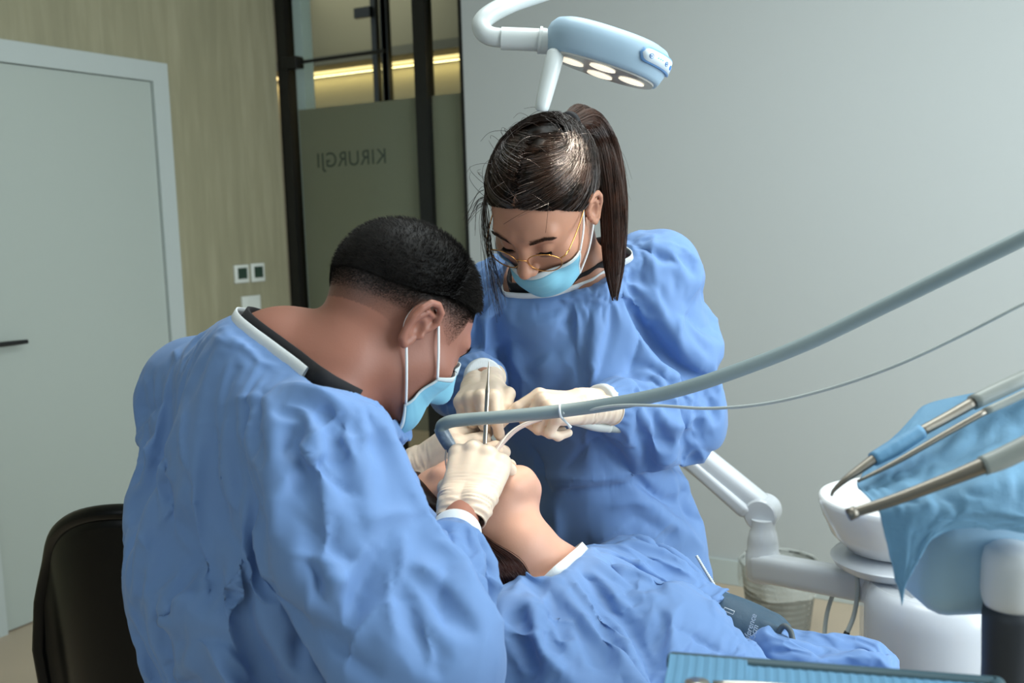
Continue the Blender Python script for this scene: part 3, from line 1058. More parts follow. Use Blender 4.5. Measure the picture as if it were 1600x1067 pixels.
def ear_sdf(p, side):
    """p in head coordinates; side +1 right, -1 left"""
    def E(a, b, o):   # a forward, b up, o outward
        t = math.radians(-14)
        y = a * math.cos(t) - b * math.sin(t)
        z = a * math.sin(t) + b * math.cos(t)
        return (side * (0.0725 + o), -0.012 + y, -0.006 + z)
    hel = [(.008, -.001, .004), (.013, .008, .006), (.0135, .020, .009), (.006, .0305, .013), (-.006, .032, .016), (-.0155, .025, .019), (-.0185, .012, .019), (-.017, -.002, .016), (-.012, -.015, .011), (-.004, -.026, .007), (.004, -.028, .005), (.0075, -.019, .004)]
    rad = [.0032, .0036, .0038, .004, .0042, .0042, .004, .0038, .0038, .0052, .0052, .004]
    d = chain(p, [E(*q) for q in hel], rad)
    ant = [(.004, .022, .008), (-.008, .017, .013), (-.0115, .004, .012), (-.008, -.010, .009), (-.002, -.017, .007)]
    d = smin(d, chain(p, [E(*q) for q in ant], [.003, .0036, .0036, .0034, .003]), .003)
    d = smin(d, ell(p, E(-.004, .004, .0045), (.006, .016, .027)), .004)
    d = smin(d, sph(p, E(.0105, -.006, .005), .0048), .004)
    d = smax(d, -ell(p, E(.001, -.004, .012), (.0085, .008, .011)), .004)
    return d

def head_sdf(p, female=False):
    """p (n,3) in head coordinates, metres: x right, y forward, z up, eyes at z = 0"""
    w = 0.955 if female else 1.0
    q = p / np.array([w, 1, 1], np.float32)
    d = ell(q, (0, -.014, .036), (.0755, .097, .083))
    d = smin(d, ell(q, (0, .028, -.005), (.0645, .064, .088)), .03)
    d = smin(d, ell(q, (0, .030, -.066), (.052, .052, .044)), .03)
    d = smin(d, ell(q, (0, .066, -.096), (.021 if female else .025, .020, .019)), .025)
    for s in (1, -1):
        d = smin(d, ell(q, (s * .046, .055, -.026), (.022, .022, .018)), .022)
        d = smin(d, rcone(q, (s * .045, .004, -.062), (s * .030, .055, -.090), .018, .016), .025)
        d = smin(d, ell(q, (s * .040, .022, -.035), (.028, .040, .036)), .02)
        d = smin(d, rcone(q, (s * .012, .0875, .021), (s * .042, .073, .022), .009, .010), .015)
        d = smax(d, -ell(q, (s * .031, .101, -.001), (.0195, .017, .0125)), .014)
        d = smin(d, sph(q, (s * .0315, .0735, -.002), .0135), .004)
    d = smin(d, rcone(q, (0, .088, .012), (0, .106, -.031), .0075, .0095), .012)
    d = smin(d, sph(q, (0, .108, -.035), .0095), .008)
    for s in (1, -1):
        d = smin(d, ell(q, (s * .0115, .098, -.038), (.0068, .010, .0072)), .006)
        d = smax(d, -ell(q, (s * .006, .104, -.0455), (.0032, .006, .0032)), .003)
    d = smin(d, ell(q, (0, .086, -.062), (.024, .012, .007)), .008)
    d = smin(d, ell(q, (0, .084, -.073), (.020, .011, .0075)), .007)
    d = smax(d, -ell(q, (0, .099, -.0672), (.022, .007, .0016)), .003)
    for s in (1, -1):
        d = smin(d, ear_sdf(q, s), .004)
    return d

def skull_sdf(p, female=False):
    """the scalp and face without ears and small features (for hair and masks)"""
    w = 0.955 if female else 1.0
    q = p / np.array([w, 1, 1], np.float32)
    d = ell(q, (0, -.014, .036), (.0755, .097, .083))
    d = smin(d, ell(q, (0, .028, -.005), (.0645, .064, .088)), .03)
    d = smin(d, ell(q, (0, .030, -.066), (.052, .052, .044)), .03)
    d = smin(d, ell(q, (0, .066, -.096), (.021 if female else .025, .020, .019)), .025)
    for s in (1, -1):
        d = smin(d, ell(q, (s * .046, .055, -.026), (.022, .022, .018)), .022)
        d = smin(d, rcone(q, (s * .045, .004, -.062), (s * .030, .055, -.090), .018, .016), .025)
        d = smin(d, ell(q, (s * .040, .022, -.035), (.028, .040, .036)), .02)
    return d

class Head:
    def __init__(s, c, R, female):
        s.c, s.R, s.female = np.asarray(c, float), np.asarray(R, float), female
    def loc(s, p):
        return ((p - s.c.astype(np.float32)) @ s.R.T.astype(np.float32)).astype(np.float32)
    def wor(s, q):
        return np.asarray(q, float) @ s.R + s.c
    def sdf(s, p):
        return head_sdf(s.loc(p), s.female)
    def surf(s, q0, dirs, off=0.0, fn=None, t0=0.22):
        """march from far out along -dirs to the head surface, in head coordinates"""
        fn = fn or (lambda a: skull_sdf(a, s.female))
        q0 = np.asarray(q0, float); dirs = np.asarray(dirs, float)
        t = np.full(len(dirs), t0)
        for _ in range(22):
            d = fn((q0 + dirs * t[:, None]).astype(np.float32)) - off
            t = t - d * 0.97
        return q0 + dirs * t[:, None]

def build_body(name, head, segs, m, label, h=0.0042, neck=None, extra=None):
    """one continuous figure: head plus limb chains; segs = [(points, radii, blend)]"""
    def fn(p):
        d = None
        for (pts, rad, k) in segs:
            e = chain(p, pts, rad, 0.03)
            d = e if d is None else smin(d, e, k)
        q = head.loc(p)
        near = (q * q).sum(1) < 0.19 ** 2
        far = np.sqrt((q * q).sum(1)) - 0.12
        hd = far.copy()
        if near.any():
            hd[near] = head_sdf(q[near], head.female)
        if neck is not None:
            hd = smin(hd, chain(p, neck[0], neck[1], 0.02), 0.022)
        d = smin(d, hd, 0.03)
        return d
    allp = np.concatenate([np.asarray(s[0]) for s in segs] + [head.c[None] + 0.16, head.c[None] - 0.16])
    V, Q = nets(fn, allp.min(0) - 0.16, allp.max(0) + 0.16, h)
    V = project(fn, V, 1)
    # finer mesh on the head
    me = bpy.data.meshes.new('tmp')
    me.from_pydata(V.tolist(), [], Q.tolist())
    bm = bmesh.new(); bm.from_mesh(me); bpy.data.meshes.remove(me)
    for rnd in range(1):
        ed = []
        for e in bm.edges:
            q = head.R @ (np.array(((e.verts[0].co + e.verts[1].co) / 2)[:]) - head.c)
            if q @ q < 0.15 ** 2 and q[2] > -0.13:
                ed.append(e)
        bmesh.ops.subdivide_edges(bm, edges=ed, cuts=1, use_grid_fill=True)
    bm.verts.index_update()
    V = np.array([v.co[:] for v in bm.verts])
    F = [tuple(v.index for v in f.verts) for f in bm.faces]
    bm.free()
    q = head.loc(V)
    nr = (q * q).sum(1) < 0.17 ** 2
    V[nr] = project(fn, V[nr], 2)
    o = put(name, V, F, m)
    setp(o, label, 'person')
    return o, fn


def cut_open(V, Q, cuts):
    """remove what lies beyond each opening: cuts = [(point, outward normal, radius)]; edge vertices slide onto the plane"""
    for (c, n, r) in cuts:
        c = np.asarray(c, float); n = nrm(n)
        s = (V - c) @ n
        rad = np.linalg.norm(V - c - s[:, None] * n, axis=1)
        out = (s > 0) & (rad < r) & (s < 0.3)
        Q = Q[~out[Q].all(1)]
        used = np.zeros(len(V), bool); used[Q.ravel()] = True
        mv = out & used
        V = V.copy()
        V[mv] -= s[mv][:, None] * n
        V, Q = clean(V, Q)
    for lp in rims(V, Q):
        for _ in range(8):
            p = V[lp]
            V[lp] = p * .5 + (np.roll(p, 1, 0) + np.roll(p, -1, 0)) * .25
    return V, Q

def rims(V, Q):
    """ordered border loops"""
    k = Q.shape[1]
    e = np.concatenate([Q[:, [i, (i + 1) % k]] for i in range(k)])
    key = np.sort(e, 1)
    u, inv, cnt = np.unique(key, axis=0, return_inverse=True, return_counts=True)
    be = e[cnt[inv.ravel()] == 1]
    nx = {}
    for a, b in be:
        nx.setdefault(int(a), []).append(int(b))
    loops = []
    while nx:
        a = next(iter(nx)); loop = [a]
        while True:
            l = nx.get(loop[-1])
            if not l:
                nx.pop(loop[-1], None); break
            b = l.pop()
            if not l:
                nx.pop(loop[-1])
            if b == loop[0]:
                break
            loop.append(b)
            if len(loop) > 5000: break
        if len(loop) > 8:
            loops.append(loop)
    return loops

def crumple(V, Q, pins, frames=14, grow=0.06, bend=4.0, gravity=0.35, tens=18, seed=1, mass=0.25, noise=0.004, body=None):
    """let the cloth find its own creases: the sheet is a little too large for its place and settles"""
    N = normals(V, Q)
    V0 = V + N * (vnoise(V, 26, seed) * noise + vnoise(V, 11, seed + 3) * noise * 1.3)[:, None] * (1 - pins)[:, None]
    me = bpy.data.meshes.new('sheet'); me.from_pydata(V0.tolist(), [], Q.tolist())
    o = link(bpy.data.objects.new('sheet', me))
    g = o.vertex_groups.new(name='pin')
    for lv in np.unique(np.round(pins, 2)):
        if lv > 0:
            g.add(np.nonzero(np.abs(np.round(pins, 2) - lv) < 1e-6)[0].tolist(), float(lv), 'REPLACE')
    md = o.modifiers.new('cloth', 'CLOTH')
    st = md.settings
    st.quality = 5
    st.mass = mass
    st.tension_stiffness = st.compression_stiffness = tens
    st.shear_stiffness = tens * 0.6
    st.bending_stiffness = bend
    st.air_damping = 2.0
    st.tension_damping = st.compression_damping = 8
    st.vertex_group_mass = 'pin'
    st.pin_stiffness = 1.0
    st.shrink_min = -grow
    st.shrink_max = -grow
    st.effector_weights.gravity = gravity
    md.collision_settings.use_collision = body is not None
    md.collision_settings.use_self_collision = False
    md.collision_settings.distance_min = 0.006
    cm = None
    if body is not None:
        cm = body.modifiers.new('collision', 'COLLISION')
        body.collision.thickness_outer = 0.008
    scn.frame_start, scn.frame_end = 1, frames
    md.point_cache.frame_start, md.point_cache.frame_end = 1, frames
    for fr in range(1, frames + 1):
        scn.frame_set(fr)
    dg = bpy.context.evaluated_depsgraph_get()
    ev = o.evaluated_get(dg).to_mesh()
    W = np.empty(len(ev.vertices) * 3); ev.vertices.foreach_get('co', W)
    W = W.reshape(-1, 3)
    bpy.data.objects.remove(o)
    if cm is not None:
        body.modifiers.remove(cm)
    scn.frame_set(1)
    return W

def refine(V, Q):
    """one Catmull-Clark step, so creases can be sharp"""
    me = bpy.data.meshes.new('sheet'); me.from_pydata(V.tolist(), [], Q.tolist())
    o = link(bpy.data.objects.new('sheet', me))
    subdiv(o)
    bpy.context.view_layer.update()
    ev = o.evaluated_get(bpy.context.evaluated_depsgraph_get()).to_mesh()
    W = np.empty(len(ev.vertices) * 3); ev.vertices.foreach_get('co', W)
    F = np.empty(len(ev.loops), np.int64); ev.loops.foreach_get('vertex_index', F)
    bpy.data.objects.remove(o)
    return W.reshape(-1, 3), F.reshape(-1, 4)

def subdiv(o, lv=1):
    m = o.modifiers.new('smooth', 'SUBSURF')
    m.levels = m.render_levels = lv
    return o

def band(loop_pts, width, thick, m, name, parent, inward, nring=None, keep=None):
    """a flat trim sewn round an opening: loop of points, inward = point towards which the trim leans"""
    p = np.asarray(loop_pts, float)
    k = np.array([.25, .5, .25])
    for _ in range(6):
        p = k[0] * np.roll(p, 1, 0) + k[1] * p + k[2] * np.roll(p, -1, 0)
    n = nring or max(40, len(p) // 2)
    ln_ = np.concatenate([[0], np.cumsum(np.linalg.norm(np.diff(np.vstack([p, p[:1]]), axis=0), axis=1))])
    pp = np.vstack([p, p[:1]])
    t = np.linspace(0, ln_[-1], n, endpoint=False)
    p = np.stack([np.interp(t, ln_, pp[:, i]) for i in range(3)], 1)
    tan = np.roll(p, -1, 0) - np.roll(p, 1, 0)
    tan /= np.linalg.norm(tan, axis=1)[:, None]
    if np.ndim(inward) == 1 and len(inward) == 3:
        up = np.tile(nrm(inward), (n, 1))
    else:
        up = inward(p)
    up = up - tan * (up * tan).sum(1)[:, None]
    up /= np.linalg.norm(up, axis=1)[:, None]
    out = np.cross(tan, up)
    v, f = [], []
    sec = [(-0.35, 0.6), (0.0, 1.0), (0.5, 0.9), (1.0, 0.55), (1.03, 0.0), (1.0, -0.5), (0.5, -0.6), (-0.35, -0.6)]
    for i in range(n):
        for (a, b) in sec:
            v.append(p[i] + up[i] * width * a + out[i] * thick * b)
    m_ = len(sec)
    ok = np.ones(n, bool) if keep is None else keep(p)
    for i in range(n):
        i2 = (i + 1) % n
        if not (ok[i] and ok[i2]):
            continue
        for j in range(m_):
            j2 = (j + 1) % m_
            f.append((i * m_ + j, i2 * m_ + j, i2 * m_ + j2, i * m_ + j2))
    v, f = clean(np.array(v), np.array(f))
    return put(name, v, f, m, parent)

def hand_sdf_parts(wrist, w, n, right, flex, spread=(6, 1, -5, -11), thumb=None, scale=1.0, wr=0.026, flat=0.6, cup=0.0):
    """skeleton of a hand: wrist point, w towards the fingers, n out of the back of the hand.
    flex = 4 x (knuckle, middle, tip) degrees; thumb = 3 steps in (w, a, n)"""
    w = nrm(w); n = nrm(np.asarray(n) - w * (np.asarray(n) @ w))
    a = np.cross(w, n) * (-1 if right else 1)
    S = scale
    wrist = np.asarray(wrist, float)
    L = lambda x, y, z: wrist + (w * x + a * y + n * z) * S
    mcp = [(.090, .027, -.001), (.094, .006, .003), (.088, -.014, .001), (.080, -.032, -.005)]
    lens = [(.043, .026, .022), (.047, .030, .023), (.043, .028, .022), (.034, .021, .020)]
    rad = [(.0110, .0098, .0088, .0076), (.0112, .0100, .0090, .0078), (.0106, .0094, .0085, .0074), (.0098, .0084, .0077, .0068)]
    fingers = []
    for i in range(4):
        b = L(*mcp[i])
        pts = [b]
        sa = math.radians(spread[i])
        d0 = w * math.cos(sa) + a * math.sin(sa)
        ang = 0
        for j in range(3):
            ang += math.radians(flex[i][j])
            pts.append(pts[-1] + (d0 * math.cos(ang) - n * math.sin(ang)) * lens[i][j] * S)
        fingers.append((pts, [r * S for r in rad[i]]))
    th = thumb or [(.030, .026, -.012), (.028, .012, -.010), (.024, .006, -.006)]
    pts = [L(.022, .020, -.008)]
    for t in th:
        pts.append(pts[-1] + (w * t[0] + a * t[1] + n * t[2]) * S)
    tr = [.0150 * S, .0118 * S, .0106 * S, .0085 * S]
    back = wrist - w * 0.05 * S
    def fn(p):
        d = None
        for i in range(4):
            b = L(mcp[i][0], mcp[i][1], mcp[i][2] - .003)
            e = rcone(p, L(.008, mcp[i][1] * .62, -.002), b, .0135 * S, .0122 * S)
            d = e if d is None else smin(d, e, .012 * S)
        d = smin(d, rcone(p, L(.045, .022, -.010), L(.07, -.02, -.012), .011 * S, .010 * S), .014 * S)
        d = smin(d, rcone(p, L(.03, -.022, -.010), L(.065, -.030, -.010), .012 * S, .010 * S), .012 * S)
        arm_ = np.minimum(rcone(p, L(-.055, .011, 0), L(.012, .011, 0), wr * .80, wr * .66), rcone(p, L(-.055, -.011, 0), L(.012, -.011, 0), wr * .80, wr * .66))
        d = smin(d, arm_, .018 * S)
        for (pts_, r_) in fingers:
            d = smin(d, chain(p, pts_, r_, .003), .0045 * S)
        d = smin(d, chain(p, pts, tr, .004), .010 * S)
        return d
    return dict(fn=fn, fingers=fingers, thumb=pts, w=w, a=a, n=n, wrist=wrist, L=L, back=back)

def glove(name, hd, m, parent, cut, h=0.0019, label=None, wrink=0.0, cuff=True):
    """a thin examination glove skin-tight on the hand, open at the wrist"""
    ps = np.concatenate([np.array(f[0]) for f in hd['fingers']] + [np.array(hd['thumb']), hd['wrist'][None], hd['back'][None]])
    V, Q = nets(hd['fn'], ps.min(0) - 0.045, ps.max(0) + 0.045, h)
    V = project(hd['fn'], V, 1)
    V, Q = cut_open(V, Q, [cut])
    if wrink:
        N = normals(V, Q)
        c = (V - hd['wrist']) @ hd['w']
        sd = (V - hd['wrist']) @ hd['a']
        q = np.stack([c * 2.2, sd * 0.5, (V - hd['wrist']) @ hd['n'] * 0.5], 1)
        amp = wrink * np.exp(-((c - 0.005) / 0.035) ** 2)
        V = V + N * (amp * (np.abs(vnoise(q, 85, 5)) * 2 - 0.6))[:, None]
    o = put(name, V, Q, m, parent)
    if cuff:
        for lp in rims(V, Q)[:1]:
            c_ = np.array(cut[0])
            p_ = V[lp]
            b = MB()
            b.tube(np.vstack([p_[::2], p_[:1]]), 0.0013, 8, cap=False)
            b.build('rolled_cuff', m, o)
    if label:
        o['label'] = label
    return o
# ------------------------------------------------------------------ skin, hair, cloth
def skin_mat(name, col, dark=None):
    m = mat(name, col, 0.46, sss=0.12, var=(14, 0.05, (1, 1, 1)), bump=[(420, 0.12, 0.0008, (1, 1, 1), 'noise')], spec=0.4)
    return m
M_skin_m = skin_mat('man_skin', (148, 100, 84))
def stubble_skin(m):
    nt = m.node_tree
    b = nt.nodes['Principled BSDF']
    src = b.inputs['Base Color'].links[0].from_socket
    at = nt.nodes.new('ShaderNodeAttribute'); at.attribute_name = 'clipped_hair'
    n = nt.nodes.new('ShaderNodeTexNoise'); n.inputs['Scale'].default_value = 700
    tc = nt.nodes.new('ShaderNodeTexCoord'); nt.links.new(tc.outputs['Object'], n.inputs['Vector'])
    r = nt.nodes.new('ShaderNodeMapRange'); r.inputs[1].default_value, r.inputs[2].default_value, r.inputs[3].default_value, r.inputs[4].default_value = .35, .65, .75, 1.1
    nt.links.new(n.outputs[0], r.inputs[0])
    ml = nt.nodes.new('ShaderNodeMath'); ml.operation = 'MULTIPLY'; ml.use_clamp = True
    nt.links.new(at.outputs['Fac'], ml.inputs[0]); nt.links.new(r.outputs[0], ml.inputs[1])
    mx = nt.nodes.new('ShaderNodeMix'); mx.data_type = 'RGBA'
    mx.inputs[7].default_value = (*_srgb((52, 44, 40)), 1)
    nt.links.new(ml.outputs[0], mx.inputs[0]); nt.links.new(src, mx.inputs[6]); nt.links.new(mx.outputs[2], b.inputs['Base Color'])
stubble_skin(M_skin_m)
M_skin_w = skin_mat('woman_skin', (178, 130, 106))
M_skin_p = skin_mat('patient_skin', (206, 158, 136))
M_gown = mat('blue_nonwoven_gown', (112, 148, 200), 0.62, bump=[(1500, 0.18, 0.0006, (1, 1, 1), 'noise'), (7.5, 0.6, 0.018, (1, 1, 0.8), 'ridge')], translucent=0.14, sheen=0.15, spec=0.35)
M_knit = mat('white_knit', (216, 222, 224), 0.8, bump=[(700, 0.4, 0.001, (1, 1, 0.15), 'noise')])
M_glove = mat('cream_latex', (228, 208, 186), 0.42, sss=0.10, bump=[(120, 0.10, 0.001, (1, 1, 1), 'noise')], spec=0.4)
M_maskb = mat('light_blue_mask', (138, 202, 224), 0.65, bump=[(1200, 0.15, 0.0005, (1, 1, 1), 'noise')], translucent=0.2)
M_maskw = mat('white_mask_edge', (214, 226, 228), 0.7, translucent=0.2)
M_loop = mat('white_ear_loop', (226, 232, 234), 0.6)
M_shirt = mat('black_shirt', (22, 22, 26), 0.8)


def px_bounds(pts, m=0.12):
    a = np.array(pts); return a.min(0) - m, a.max(0) + m

def pins_from(V, Q, reach=0.03, base=0.06, skip=None):
    pins = np.zeros(len(V))
    for lp in rims(V, Q):
        c = V[lp]
        if skip is not None and skip(c.mean(0)):
            continue
        for q in c[::2]:
            pins = np.maximum(pins, np.clip(1.3 - np.linalg.norm(V - q, axis=1) / reach, 0, 1))
    return np.maximum(pins, base)

def crisp(W, Q, k=0.8, it=8, pins=None):
    """deepen the folds the cloth has found"""
    S = relax(W, Q, it, 0.5)
    d = (W - S) * k
    if pins is not None:
        d *= (1 - np.clip(pins, 0, 1))[:, None]
    return W + d

def fold(V, N, pts, width, height, sharp_=1.0):
    """press a ridge (or a valley, height < 0) along a line of points on the cloth"""
    p = spline(np.array(pts), 40)
    height = max(-.85 * width, min(.85 * width, height))
    best = np.full(len(V), 1e9); along = np.zeros(len(V))
    for i, q in enumerate(p):
        d = ((V - q) ** 2).sum(1)
        up = d < best
        best[up] = d[up]; along[up] = i / 39
    d = np.sqrt(best)
    amp = height * np.exp(-(d / width) ** 1.25) * np.sin(np.clip(along, 0.02, 0.98) * math.pi) ** 0.5
    return V + N * amp[:, None]

def on_cloth(V, N, px, py):
    """the cloth point seen at a pixel (nearest camera-facing vertex of the sheet)"""
    q = V - CAM
    d = q @ CF
    x = 800 + F_PX * (q @ CR) / d; y = 533.5 - F_PX * (q @ CU) / d
    e = (x - px) ** 2 + (y - py) ** 2
    e = np.where((N @ CF) > 0.1, e + 1e6, e) + np.where(d > 0, (d - 0.9) * 250, 0)
    return V[np.argmin(e)]

def folds_from(V, Q, lines):
    """lines: (pixel points, width, height); each is pressed into the sheet where it lies"""
    for (pp, w, hgt) in lines:
        N = normals(V, Q)
        V = fold(V, N, [on_cloth(V, N, *a) for a in pp], w, hgt)
    return relax(V, Q, 1, .3)

def px_of(p):
    q = np.asarray(p) - CAM
    return 800 + F_PX * (q @ CR) / (q @ CF)

def strip_band(V, Q, near, width, thick, m, name, parent, lean, keep=None):
    """trim on the border loop nearest to a place"""
    lp = min(rims(V, Q), key=lambda l: np.linalg.norm(V[l].mean(0) - near))
    return band(V[lp], width, thick, m, name, parent, lean, keep=keep), V[lp]

def gather(W, cut, r, reach=.05, pleat=.0016, n=17):
    """draw the sleeve in to its cuff with small gathers"""
    c, ax = np.asarray(cut[0], float), nrm(cut[1])
    s = (W - c) @ ax
    rad = W - c - s[:, None] * ax
    rl = np.linalg.norm(rad, axis=1) + 1e-9
    w = np.clip(1 + s / reach, 0, 1) ** 2 * (rl < cut[2] * 1.3) * (s < .03)
    f = frame_of(ax)
    th = np.arctan2(rad @ f[1], rad @ f[0])
    tgt = r + pleat * np.sin(n * th) * np.clip(-s / .006, 0, 1)
    return W + rad / rl[:, None] * ((tgt - rl) * w)[:, None]

def ridged(W, Q, amp, pins, seed):
    """the paper-like creases of nonwoven cloth: sharp ridges, soft flats"""
    N = normals(W, Q)
    warp = np.stack([vnoise(W, 7, seed), vnoise(W, 7, seed + 1), vnoise(W, 7, seed + 2)], 1) * .03
    q = W + warp
    a = np.abs(vnoise(q, 5.5, seed + 4)); b_ = np.abs(vnoise(q, 12, seed + 5))
    h = -(np.sqrt(a + .004) - .55) * 1.2 - (np.sqrt(b_ + .006) - .55) * .55
    return W + N * (amp * h * (1 - np.clip(pins, 0, 1)) ** 2)[:, None]

def creases(V, Q, n, seed, pins):
    """short sharp press lines all over the sheet, as nonwoven cloth takes them"""
    g = np.random.default_rng(seed)
    N = normals(V, Q)
    base = V.copy()
    off = np.zeros(len(V))
    for k in range(n):
        i = g.integers(len(base)); L_ = g.uniform(.035, .13)
        t = g.normal(0, 1, 3); t = nrm(t - N[i] * (t @ N[i]))
        b_ = np.cross(N[i], t)
        w = g.uniform(.0045, .0085); h = g.choice([1, 1, -1]) * g.uniform(.005, .009)
        near = np.nonzero(((base - base[i]) ** 2).sum(1) < (L_ * .62 + .02) ** 2)[0]
        d = base[near] - base[i]
        u = (d @ t) / (L_ / 2); v = d @ b_ - g.uniform(-.12, .12) * L_ * (u * u - .3)
        flat = np.clip(1 - np.abs(d @ N[i]) / .05, 0, 1)
        off[near] += h * np.exp(-np.abs(v) / w) * np.clip(1 - u * u, 0, 1) * flat * ((N[near] @ N[i]) > .3)
    return V + N * (np.clip(off, -.011, .011) * (1 - np.clip(pins, 0, 1)))[:, None]

# ================================================================== THE MAN
man_head = Head(P(618, 505, 1.25), head_frame(XA * math.cos(math.radians(36)) + DA * math.sin(math.radians(36)), 40, 0), False)
mC7 = P(446, 592, 1.245)
mLS, mRS = P(305, 605, 1.40), P(505, 715, 1.11)
mEl, mWr = P(660, 985, 1.05), P(722, 806, 1.31)
mLE, mLW = P(470, 860, 1.60), P(632, 740, 1.535)
mPel = P(425, 1180, 1.24)
mCh = P(430, 720, 1.25)
down = lambda p, z: np.array([p[0], p[1], z])
mface = XA * math.cos(math.radians(40)) + DA * math.sin(math.radians(40))
mside = np.cross(mface, ZA)
hipR, hipL = mPel + mside * 0.09, mPel - mside * 0.09
knR, knL = hipR + mface * 0.30 + mside * 0.08 - ZA * 0.20, hipL + mface * 0.28 - mside * 0.12 - ZA * 0.22
ftR, ftL = down(knR - mface * 0.12, 0.09), down(knL - mface * 0.10, 0.09)
man_segs = [
    ([mC7, mCh, P(428, 930, 1.25), mPel], [.075, .105, .088, .11], .05),
    ([mLS, mC7, mRS], [.052, .07, .055], .06),
    ([mRS, mEl, mWr], [.050, .040, .023], .03),
    ([mLS, mLE, mLW], [.050, .040, .026], .03),
    ([hipR, knR, ftR, ftR + mface * 0.15 - ZA * 0.045], [.09, .062, .045, .035], .04),
    ([hipL, knL, ftL, ftL + mface * 0.15 - ZA * 0.045], [.09, .062, .045, .035], .04),
]
man, man_fn = build_body('person', man_head, man_segs, M_skin_m, 'seated dark haired man in blue gown and mask bending over the patient', neck=([man_head.wor((0, -.028, -.03)), man_head.wor((0, -.03, -.085)), P(512, 592, 1.25), mC7], [.058, .058, .060, .068]))

def man_gown_fn(p):
    d = chain(p, [P(428, 640, 1.26), P(420, 800, 1.26), P(412, 960, 1.255), P(402, 1090, 1.25), P(395, 1300, 1.25)], [.115, .150, .165, .172, .19], .04)
    d = smin(d, chain(p, [mLS, P(400, 600, 1.31), mC7 + ZA * .012, P(495, 640, 1.19), mRS], [.060, .075, .072, .074, .078], .03), .06)
    d = smin(d, chain(p, [P(300, 640, 1.40), P(300, 800, 1.38)], [.06, .075], .03), .06)
    d = smin(d, chain(p, [P(545, 700, 1.24), P(552, 800, 1.30)], [.055, .075], .03), .07)
    d = smin(d, chain(p, [mRS, P(548, 855, 1.08), P(645, 988, 1.05), P(662, 1002, 1.06)], [.080, .080, .084, .079], .02), .03)
    d = smin(d, chain(p, [mEl, P(690, 915, 1.16), P(708, 850, 1.25), P(712, 832, 1.28)], [.084, .066, .043, .036], .02), .025)
    d = smin(d, chain(p, [mLS, mLE, P(590, 775, 1.55), P(614, 752, 1.54)], [.062, .065, .05, .036], .03), .03)
    return d

V, Q = nets(man_gown_fn, *px_bounds([P(180, 500, 1.62), P(180, 500, .92), P(760, 1240, 1.66), P(760, 1240, .92)]), .0082)
V = project(man_gown_fn, V, 2)
m_neck = (P(472, 560, 1.24), P(520, 482, 1.24) - P(472, 560, 1.24), .17)
m_cuffR = (mWr * .72 + mEl * .28, mWr - mEl, .075)
m_cuffL = (mLW * .88 + mLE * .12, mLW - mLE, .06)
V, Q = cut_open(V, Q, [m_cuffR, m_cuffL, m_neck, (P(398, 1225, 1.25), -ZA, 1)])
pins = pins_from(V, Q, 0.045, 0.05, skip=lambda c: c[2] < 0.8)
W = crumple(V, Q, pins, frames=18, grow=.060, bend=9.0, gravity=.3, body=man, noise=.004)
W = crisp(W, Q, 0.5, 12, pins)
W, Q = refine(W, Q)
pins = pins_from(W, Q, 0.028, 0.0, skip=lambda c: c[2] < 0.7)
W = ridged(W, Q, .0024, pins, 3)
W = creases(W, Q, 150, 3, pins)
W = folds_from(W, Q, [
    ([(600, 668), (540, 690), (488, 720), (425, 785), (392, 840)], 0.0100, 0.0101),
    ([(592, 690), (535, 710), (484, 742), (432, 800)], 0.0120, -0.0087),
    ([(290, 859), (345, 920), (444, 964), (521, 1008)], 0.0220, -0.0232),
    ([(482, 969), (532, 898), (575, 850)], 0.0100, 0.0130), ([(500, 980), (545, 1028), (600, 1062)], 0.0120, -0.0203),
    ([(361, 650), (352, 744), (381, 815)], 0.0110, 0.0145), ([(335, 660), (328, 744), (350, 820)], 0.0140, -0.0130),
    ([(290, 755), (284, 821), (317, 876)], 0.0120, 0.0174), ([(252, 680), (238, 790), (230, 900)], 0.0120, -0.0116),
    ([(433, 604), (493, 612), (560, 658)], 0.0110, 0.0145), ([(445, 625), (500, 640), (570, 690)], 0.0120, -0.0130),
    ([(430, 790), (425, 880)], 0.0090, 0.0116), ([(455, 800), (520, 860), (560, 880)], 0.0100, -0.0101), ([(475, 880), (520, 905), (545, 912)], 0.0080, 0.0087),
    ([(560, 815), (610, 805), (645, 800)], 0.0100, 0.0116), ([(600, 850), (560, 930), (545, 985)], 0.0120, -0.0116), ([(665, 960), (672, 1010), (668, 1050)], 0.0110, 0.0130),
    ([(680, 838), (722, 874), (738, 914)], 0.0090, 0.0116), ([(700, 880), (690, 930), (705, 980)], 0.0100, -0.0116), ([(640, 880), (690, 905)], 0.0100, 0.0101),
    ([(240, 960), (300, 935), (370, 900)], 0.0120, 0.0130), ([(260, 1010), (330, 1000), (420, 1040)], 0.0140, -0.0145)])
W = gather(gather(W, m_cuffR, .0355), m_cuffL, .035)
man_gown = put('surgical_gown', W, Q, M_gown, man)
nk_dir = nrm(m_neck[1])
strip_band(W, Q, m_neck[0], 0.011, 0.0018, M_knit, 'collar_trim', man_gown, nk_dir, keep=lambda p: px_of(p) < 476)
lp = W[min(rims(W, Q), key=lambda l: np.linalg.norm(W[l].mean(0) - m_neck[0]))]
c_ = lp.mean(0)
man_shirt = band(c_ + (lp - c_) * 0.90 + nk_dir * 0.001, 0.018, 0.004, M_shirt, 'shirt_collar', man, nk_dir, keep=lambda p: px_of(p) < 556)
b = MB()
fa = nrm(mWr - mEl)
b.tube([m_cuffR[0] - fa * .022, m_cuffR[0] - fa * .004, m_cuffR[0] + fa * .020, m_cuffR[0] + fa * .030, m_cuffR[0] + fa * .031], [.0340, .0352, .0335, .0325, .029], 40)
b.build('knit_cuff', M_knit, man_gown)
b = MB()
fa2 = nrm(mLW - mLE)
